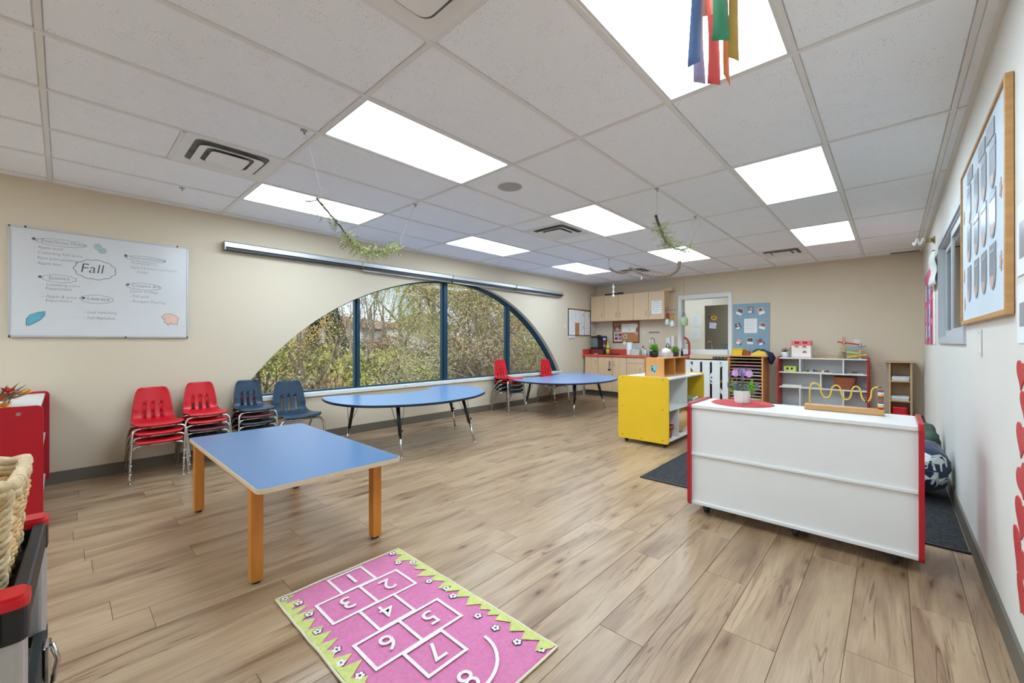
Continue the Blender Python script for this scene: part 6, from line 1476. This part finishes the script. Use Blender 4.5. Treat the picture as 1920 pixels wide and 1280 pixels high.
M_CRY = mat('clear_bead', (214, 214, 206), .08, spec=.9)
for q, (dz, r_) in enumerate(((.20, .012), (.235, .02), (.275, .013), (.31, .018), (.345, .011), (.375, .02))): bm = B(); sphere(bm, p-Vector((0, 0, dz)), r_, 12, 8, (1, 1, 1.3)); add('bead', bm, M_CRY, t)
p = at(1203, 513, 6.2)
t = thing('white_tag', 'small white tag tied under the driftwood branch', 'ornament', tuple(p-Vector((0, 0, .09)))); bm = B(); tube(bm, [p+Vector((0, 0, .025)), p-Vector((0, 0, .05))], .002, 4); add('string', bm, M_STRING, t); bm = B(); boxc(bm, p-Vector((0, 0, .065)), (.02, .006, .05), .002); add('tag', bm, M_WHITE, t)
for (x, y, lb) in ((-2.81, 1.06, 'holding the string of the leafy branch'), (-4.66, .72, 'near the whiteboard wall'), (-3.504, 2.383, 'between the window-side light panels'), (-1.553, 3.608, 'above the upper branch'), (-1.585, 4.686, 'beyond the upper branch'), (-3.449, 6.12, 'above the driftwood tip')):
    t = thing('ceiling_hook', 'small dark metal ceiling hook '+lb, 'hook', (x, y, H-.03), group='ceiling hooks')
    bm = B(); lathe(bm, (x, y, H-.012), [(.012, 0), (.022, .006), (.022, .006)], 12); add('rose', bm, M_STEEL, t)
    bm = B(); tube(bm, [(x, y, H-.008), (x, y, H-.025), (x+.008, y, H-.034), (x+.014, y, H-.026)], .0022, 5); add('hook', bm, M_DARK, t)
# ------------------------------------------------------------------ outdoors, seen through the arch
rnd = random.Random(11)
def gz(x, y):
    d = -x-6
    return -2.0+.035*max(0, d)+.35*noise.noise(Vector((x*.09, y*.09, 0)))+.002*max(0, d-10)**1.5
n = 60; vs, fs = [], []
for i in range(n+1):
    for j in range(n+1):
        x = -5.6-75*(i/n)**1.6; y = -20+110*j/n; vs.append((x, y, gz(x, y)))
for i in range(n):
    for j in range(n): a = i*(n+1)+j; fs.append((a, a+1, a+n+2, a+n+1))
raw('ground', vs, fs, mat('autumn_grass', (136, 138, 74), .95, var=.3, scale=1.2, bump=.6, bscale=8), smooth=True, kind='structure')
M_L = {'olive': foliage('olive_leaf', [(110, 116, 66), (146, 150, 88), (174, 174, 106), (198, 190, 120)]), 'willow': foliage('willow_leaf', [(128, 140, 80), (160, 168, 98), (188, 190, 116), (204, 196, 118)]),
       'yellow': foliage('yellowing_leaf', [(150, 140, 72), (190, 174, 86), (212, 190, 100), (204, 160, 92)]), 'pine': foliage('conifer_needle', [(52, 70, 60), (74, 94, 76), (96, 114, 92)]),
       'brown': foliage('russet_leaf', [(122, 100, 84), (156, 130, 106), (180, 152, 124), (166, 156, 112)]), 'grey': foliage('pale_twig_leaf', [(136, 134, 110), (164, 160, 130), (184, 178, 146)])}
def tree_mesh(key, h, r0, spread, depth, leaves, lsize, mode, lk):
    """returns (wood mesh, leaf mesh) for a tree of height h standing at the origin"""
    bm = B(); tips = []
    def grow(p, d, L_, r_, k):
        m_ = 4; pts = [p]; q = p.copy(); dd = d.copy()
        for s in range(m_):
            dd = (dd+Vector([rnd.gauss(0, .13) for _ in range(3)])+Vector((0, 0, .06 if k < 2 else .02))).normalized(); q = q+dd*L_/m_; pts.append(q.copy())
        rr = [r_*(1-.45*i/m_) for i in range(m_+1)]; tube(bm, pts, rr, 6 if k < 2 else 4 if k < 3 else 3, cap=False)
        if k >= depth-2: tips.extend(pts[1:])
        if k < depth:
            nb = rnd.choice((2, 3, 3)) if k else rnd.choice((4, 5))
            for b_ in range(nb):
                i = rnd.randint(2, m_) if k else rnd.randint(1, m_); a_ = rnd.uniform(0, 2*PI); ax = Vector((math.cos(a_), math.sin(a_), rnd.uniform(0, .5)))
                nd = (dd*.9+ax*spread*rnd.uniform(.7, 1.2)).normalized(); grow(pts[i], nd, L_*rnd.uniform(.55, .78), rr[i]*rnd.uniform(.5, .7), k+1)
    grow(Vector((0, 0, -.4)), Vector((rnd.gauss(0, .05), rnd.gauss(0, .05), 1)).normalized(), h*.5, r0, 0)
    wm = bpy.data.meshes.new('branches'); bm.to_mesh(wm); bm.free()
    vs, fs = [], []
    for q in range(leaves):
        c = rnd.choice(tips)+Vector([rnd.gauss(0, .22*h/8) for _ in range(3)])
        if mode == 'willow':
            ln = rnd.uniform(.3, 1.6); steps = int(ln/.09)
            for s in range(steps):
                cc = c+Vector((rnd.gauss(0, .02), rnd.gauss(0, .02), -s*.09)); u = Vector((rnd.gauss(0, .3), rnd.gauss(0, .3), -1)).normalized()*lsize; v = u.orthogonal().normalized()*lsize*.22; v.rotate(Matrix.Rotation(rnd.uniform(0, 6), 3, 'Z')); k = len(vs)
                vs += [cc-u, cc+v, cc+u, cc-v]; fs.append((k, k+1, k+2, k+3))
        else:
            u = Vector([rnd.gauss(0, 1) for _ in range(3)]).normalized(); v = u.orthogonal().normalized()*lsize*.5; u = u*lsize; k = len(vs); vs += [c-u, c+v, c+u, c-v]; fs.append((k, k+1, k+2, k+3))
    lm = bpy.data.meshes.new('foliage'); lm.from_pydata(vs, [], fs); return wm, lm
T = {'bare': tree_mesh('bare', 9, .11, .75, 4, 500, .05, 'leaf', 0), 'sparse': tree_mesh('sparse', 8, .10, .7, 4, 3500, .05, 'leaf', 0), 'willow': tree_mesh('willow', 11, .20, .85, 4, 2600, .06, 'willow', 0),
     'full': tree_mesh('full', 8, .15, .9, 4, 16000, .07, 'leaf', 0), 'scrub': tree_mesh('scrub', 6, .06, .95, 5, 2400, .04, 'leaf', 0)}
def shrub_mesh(leaves, lsize):
    bm = B(); vs, fs = [], []
    for q in range(26):
        a_ = rnd.uniform(0, 2*PI); e = rnd.uniform(.35, 1.4); d = Vector((math.cos(a_)*math.cos(e), math.sin(a_)*math.cos(e), math.sin(e))); m_ = d*rnd.uniform(.6, 1.05); tube(bm, [(0, 0, -.1), m_*.5+Vector([rnd.gauss(0, .05) for _ in range(3)]), m_], [.012, .008, .003], 3, cap=False)
    for q in range(leaves):
        d = Vector([rnd.gauss(0, 1) for _ in range(3)]).normalized(); d.z = abs(d.z); c = d*(rnd.random()**.4)*(.95+.18*noise.noise(d*2.5)); u = Vector([rnd.gauss(0, 1) for _ in range(3)]).normalized(); v = u.orthogonal().normalized()*lsize*.5; u = u*lsize; k = len(vs)
        vs += [c-u, c+v, c+u, c-v]; fs.append((k, k+1, k+2, k+3))
    wm = bpy.data.meshes.new('twigs'); bm.to_mesh(wm); bm.free(); lm = bpy.data.meshes.new('foliage'); lm.from_pydata(vs, [], fs); return wm, lm
SH = [shrub_mesh(5200, .035), shrub_mesh(2600, .04)]
mc = {}
def with_mat(me, m):
    k = (me.name, m.name)
    if k not in mc: c = me.copy(); c.materials.clear(); c.materials.append(m); mc[k] = c
    return mc[k]
def at2(px, dist):
    """ground point in the horizontal direction of photo column px"""
    a_ = R(42.615)-math.atan((px-960)/775.125); return -math.sin(a_)*dist, math.cos(a_)*dist
def tree(kind, px, dist, h, lk, label, name='tree', bark=None, group='trees beyond the window'):
    x, y = at2(px, dist); z = gz(x, y); wm, lm = T[kind]; base = {'bare': 9, 'sparse': 8, 'willow': 11, 'full': 8, 'scrub': 6}[kind]
    t = thing(name, label, 'tree', (x, y, z), rnd.uniform(0, 6.3), group); s = h/base*1.0; t.scale = (s, s, s)
    o = bpy.data.objects.new('branches', with_mat(wm, bark or M_BARK)); COL.objects.link(o); o.parent = t
    o = bpy.data.objects.new('foliage', with_mat(lm, M_L[lk])); COL.objects.link(o); o.parent = t; o['kind'] = 'stuff'
def shrub(i, px, dist, w, h, lk, label):
    x, y = at2(px, dist); z = gz(x, y); t = thing('shrub', label, 'shrub', (x, y, z), rnd.uniform(0, 6.3), 'shrubs beyond the window'); t.scale = (w, w, h); wm, lm = SH[i]
    o = bpy.data.objects.new('twigs', with_mat(wm, M_BARK)); COL.objects.link(o); o.parent = t
    o = bpy.data.objects.new('foliage', with_mat(lm, M_L[lk])); COL.objects.link(o); o.parent = t; o['kind'] = 'stuff'
M_PB = mat('pale_bark', (150, 140, 130), .9, var=.2, scale=8); M_TW = mat('twig_bark', (158, 146, 132), .9, var=.2, scale=8)
tree('willow', 748, 26, 11, 'willow', 'tall grey-trunked willow in the middle pane', bark=M_PB)
tree('willow', 818, 24, 12, 'willow', 'drooping willow just left of the centre mullion', bark=M_PB)
tree('willow', 890, 22, 11, 'yellow', 'yellowing willow right of the centre mullion')
tree('bare', 650, 19, 8.5, 'grey', 'slender bare tree left of the first mullion', bark=M_PB)
tree('bare', 690, 24, 10, 'grey', 'bare tree right of the first mullion', bark=M_PB)
tree('bare', 715, 30, 11, 'grey', 'bare tree in the sky gap of the middle pane', bark=M_TW)
tree('sparse', 497, 13, 5.5, 'brown', 'small crooked tree at the left tip of the window', bark=M_BARKD)
tree('sparse', 536, 13, 6.5, 'yellow', 'twin-stemmed tree near the left tip of the window', bark=M_BARKD)
tree('bare', 572, 14, 8, 'olive', 'thin dark-stemmed tree left of the conifer', bark=M_BARK)
tree('sparse', 596, 19, 5.0, 'yellow', 'lightly leafed tree in front of the dark conifer')
Q = [(735, 15, 4.6, 'grey'), (765, 17, 5., 'grey'), (800, 15, 4.8, 'olive'), (850, 13, 6.2, 'grey'), (868, 16, 8, 'brown'), (885, 14, 6.6, 'grey'), (905, 17, 8.5, 'grey'), (922, 13, 7.0, 'brown'), (940, 16, 8.5, 'grey'), (958, 13, 7, 'olive'), (972, 17, 8, 'grey'), (988, 13, 6.5, 'brown'), (1004, 16, 7.5, 'grey'), (1020, 13, 6.5, 'olive'), (1040, 17, 7.5, 'yellow'), (640, 14, 3.8, 'grey'), (612, 13, 4.0, 'olive'), (670, 16, 4.2, 'brown')]
Q.sort()
for q, (a, b, c, d) in enumerate(Q): tree('scrub', a, b, c, d, 'leggy %s twiggy tree, %s in the row counted from the left' % ({'grey': 'pale grey', 'brown': 'brownish', 'olive': 'olive', 'yellow': 'golden'}[d], ['first', 'second', 'third', 'fourth', 'fifth', 'sixth', 'seventh', 'eighth', 'ninth', 'tenth', 'eleventh', 'twelfth', 'thirteenth', 'fourteenth', 'fifteenth', 'sixteenth', 'seventeenth', 'last'][q]), bark=M_TW if q % 3 else M_BARK)
tree('full', 925, 32, 8.5, 'olive', 'dense tree far behind the twiggy ones on the right')
tree('full', 1000, 28, 8, 'olive', 'dense olive tree at the right end of the window')
tree('full', 860, 36, 8, 'willow', 'dense green tree far behind the centre mullion')
tree('full', 560, 30, 4.6, 'olive', 'rounded olive tree far off on the left')
x, y = at2(612, 27); t = thing('conifer', 'dark pointed conifer seen at the left of the window', 'tree', (x, y, gz(x, y)))
vs, fs = [], []
for q in range(14000):
    hh = rnd.random()**.8; r_ = (1-hh)*1.9*(.55+.45*rnd.random()); a_ = rnd.uniform(0, 2*PI); c = Vector((r_*math.cos(a_), r_*math.sin(a_), .8+hh*5.6-.25*r_)); u = Vector((math.cos(a_), math.sin(a_), -.3))*.11; v = u.orthogonal().normalized()*.03; k = len(vs); vs += [c-u, c+v, c+u, c-v]; fs.append((k, k+1, k+2, k+3))
raw('foliage', vs, fs, M_L['pine'], t, kind='stuff'); bm = B(); tube(bm, [(0, 0, -.3), (0, 0, 6.2)], [.16, .03], 8); add('trunk', bm, M_BARKD, t, local=True)
SL = [('olive', 'olive'), ('willow', 'light green'), ('olive', 'olive'), ('brown', 'russet'), ('grey', 'pale grey-green'), ('willow', 'fresh green')]
where = [(d_, px_) for d_ in (10.5, 13, 16.5, 22, 30) for px_ in range(470, 1060, 42)]
cnt = 0
ordn = ['nearest', 'second', 'third', 'fourth', 'farthest']
for d_, px0 in where:
    q_ = px0+rnd.uniform(-16, 16); lk, nm = SL[int(abs(noise.noise(Vector((q_*.02, d_*.3, 1.7)))*17)) % 6] if rnd.random() < .7 else rnd.choice(SL)
    hh = {10.5: 1.25, 13: 1.7, 16.5: 2.4, 22: 2.6, 30: 2.7}[d_]*rnd.uniform(.8, 1.2)
    row = (10.5, 13, 16.5, 22, 30).index(d_); col = (px0-470)//42
    side = ['at the left tip', 'near the left tip', 'under the left end of the arch', 'left of the first mullion', 'just before the first mullion', 'just after the first mullion', 'in the second pane', 'in the middle of the second pane', 'before the centre mullion', 'after the centre mullion', 'in the third pane', 'before the third mullion', 'after the third mullion', 'by the right end', 'at the far right end'][col]
    shrub(rnd.choice((0, 0, 1)), q_, d_+rnd.uniform(-1, 1), hh*rnd.uniform(.65, .9), hh, lk, '%s shrub %s of the window, %s row back' % (nm, side, ordn[row]))
bm = B(); x, y = at2(800, 60)
t = thing('house', 'distant house with a brown roof glimpsed between the trees', 'house', (x, y, 0), R(-40))
bm = B(); box(bm, -9, 9, -4, 4, 0, 2.9); add('wall', bm, mat('pale_siding', (196, 196, 200), .8), t, local=True); bm = B(); prism(bm, [(-9.6, -4.6, 2.9), (-9.6, 4.6, 2.9), (-9.6, 0, 5.0)], (19.2, 0, 0)); add('roof', bm, mat('brown_shingle', (128, 96, 84), .9), t, local=True)
for q in (-6, -2, 2, 6): bm = B(); box(bm, q-.6, q+.6, -4.05, -3.98, 1, 2.2); add('window', bm, M_DARK, t, local=True)
x, y = at2(690, 70); t = thing('house', 'long low distant house with a reddish roof near the first mullion', 'house', (x, y, .5), R(-50))
bm = B(); box(bm, -12, 12, -4, 4, 0, 2.6); add('wall', bm, MATS['pale_siding'], t, local=True); bm = B(); prism(bm, [(-12.6, -4.6, 2.6), (-12.6, 4.6, 2.6), (-12.6, 0, 4.4)], (25.2, 0, 0)); add('roof', bm, MATS['brown_shingle'], t, local=True)
for q in (-8, -3, 3, 8): bm = B(); box(bm, q-.6, q+.6, -4.05, -3.98, 1, 2.2); add('window', bm, M_DARK, t, local=True)
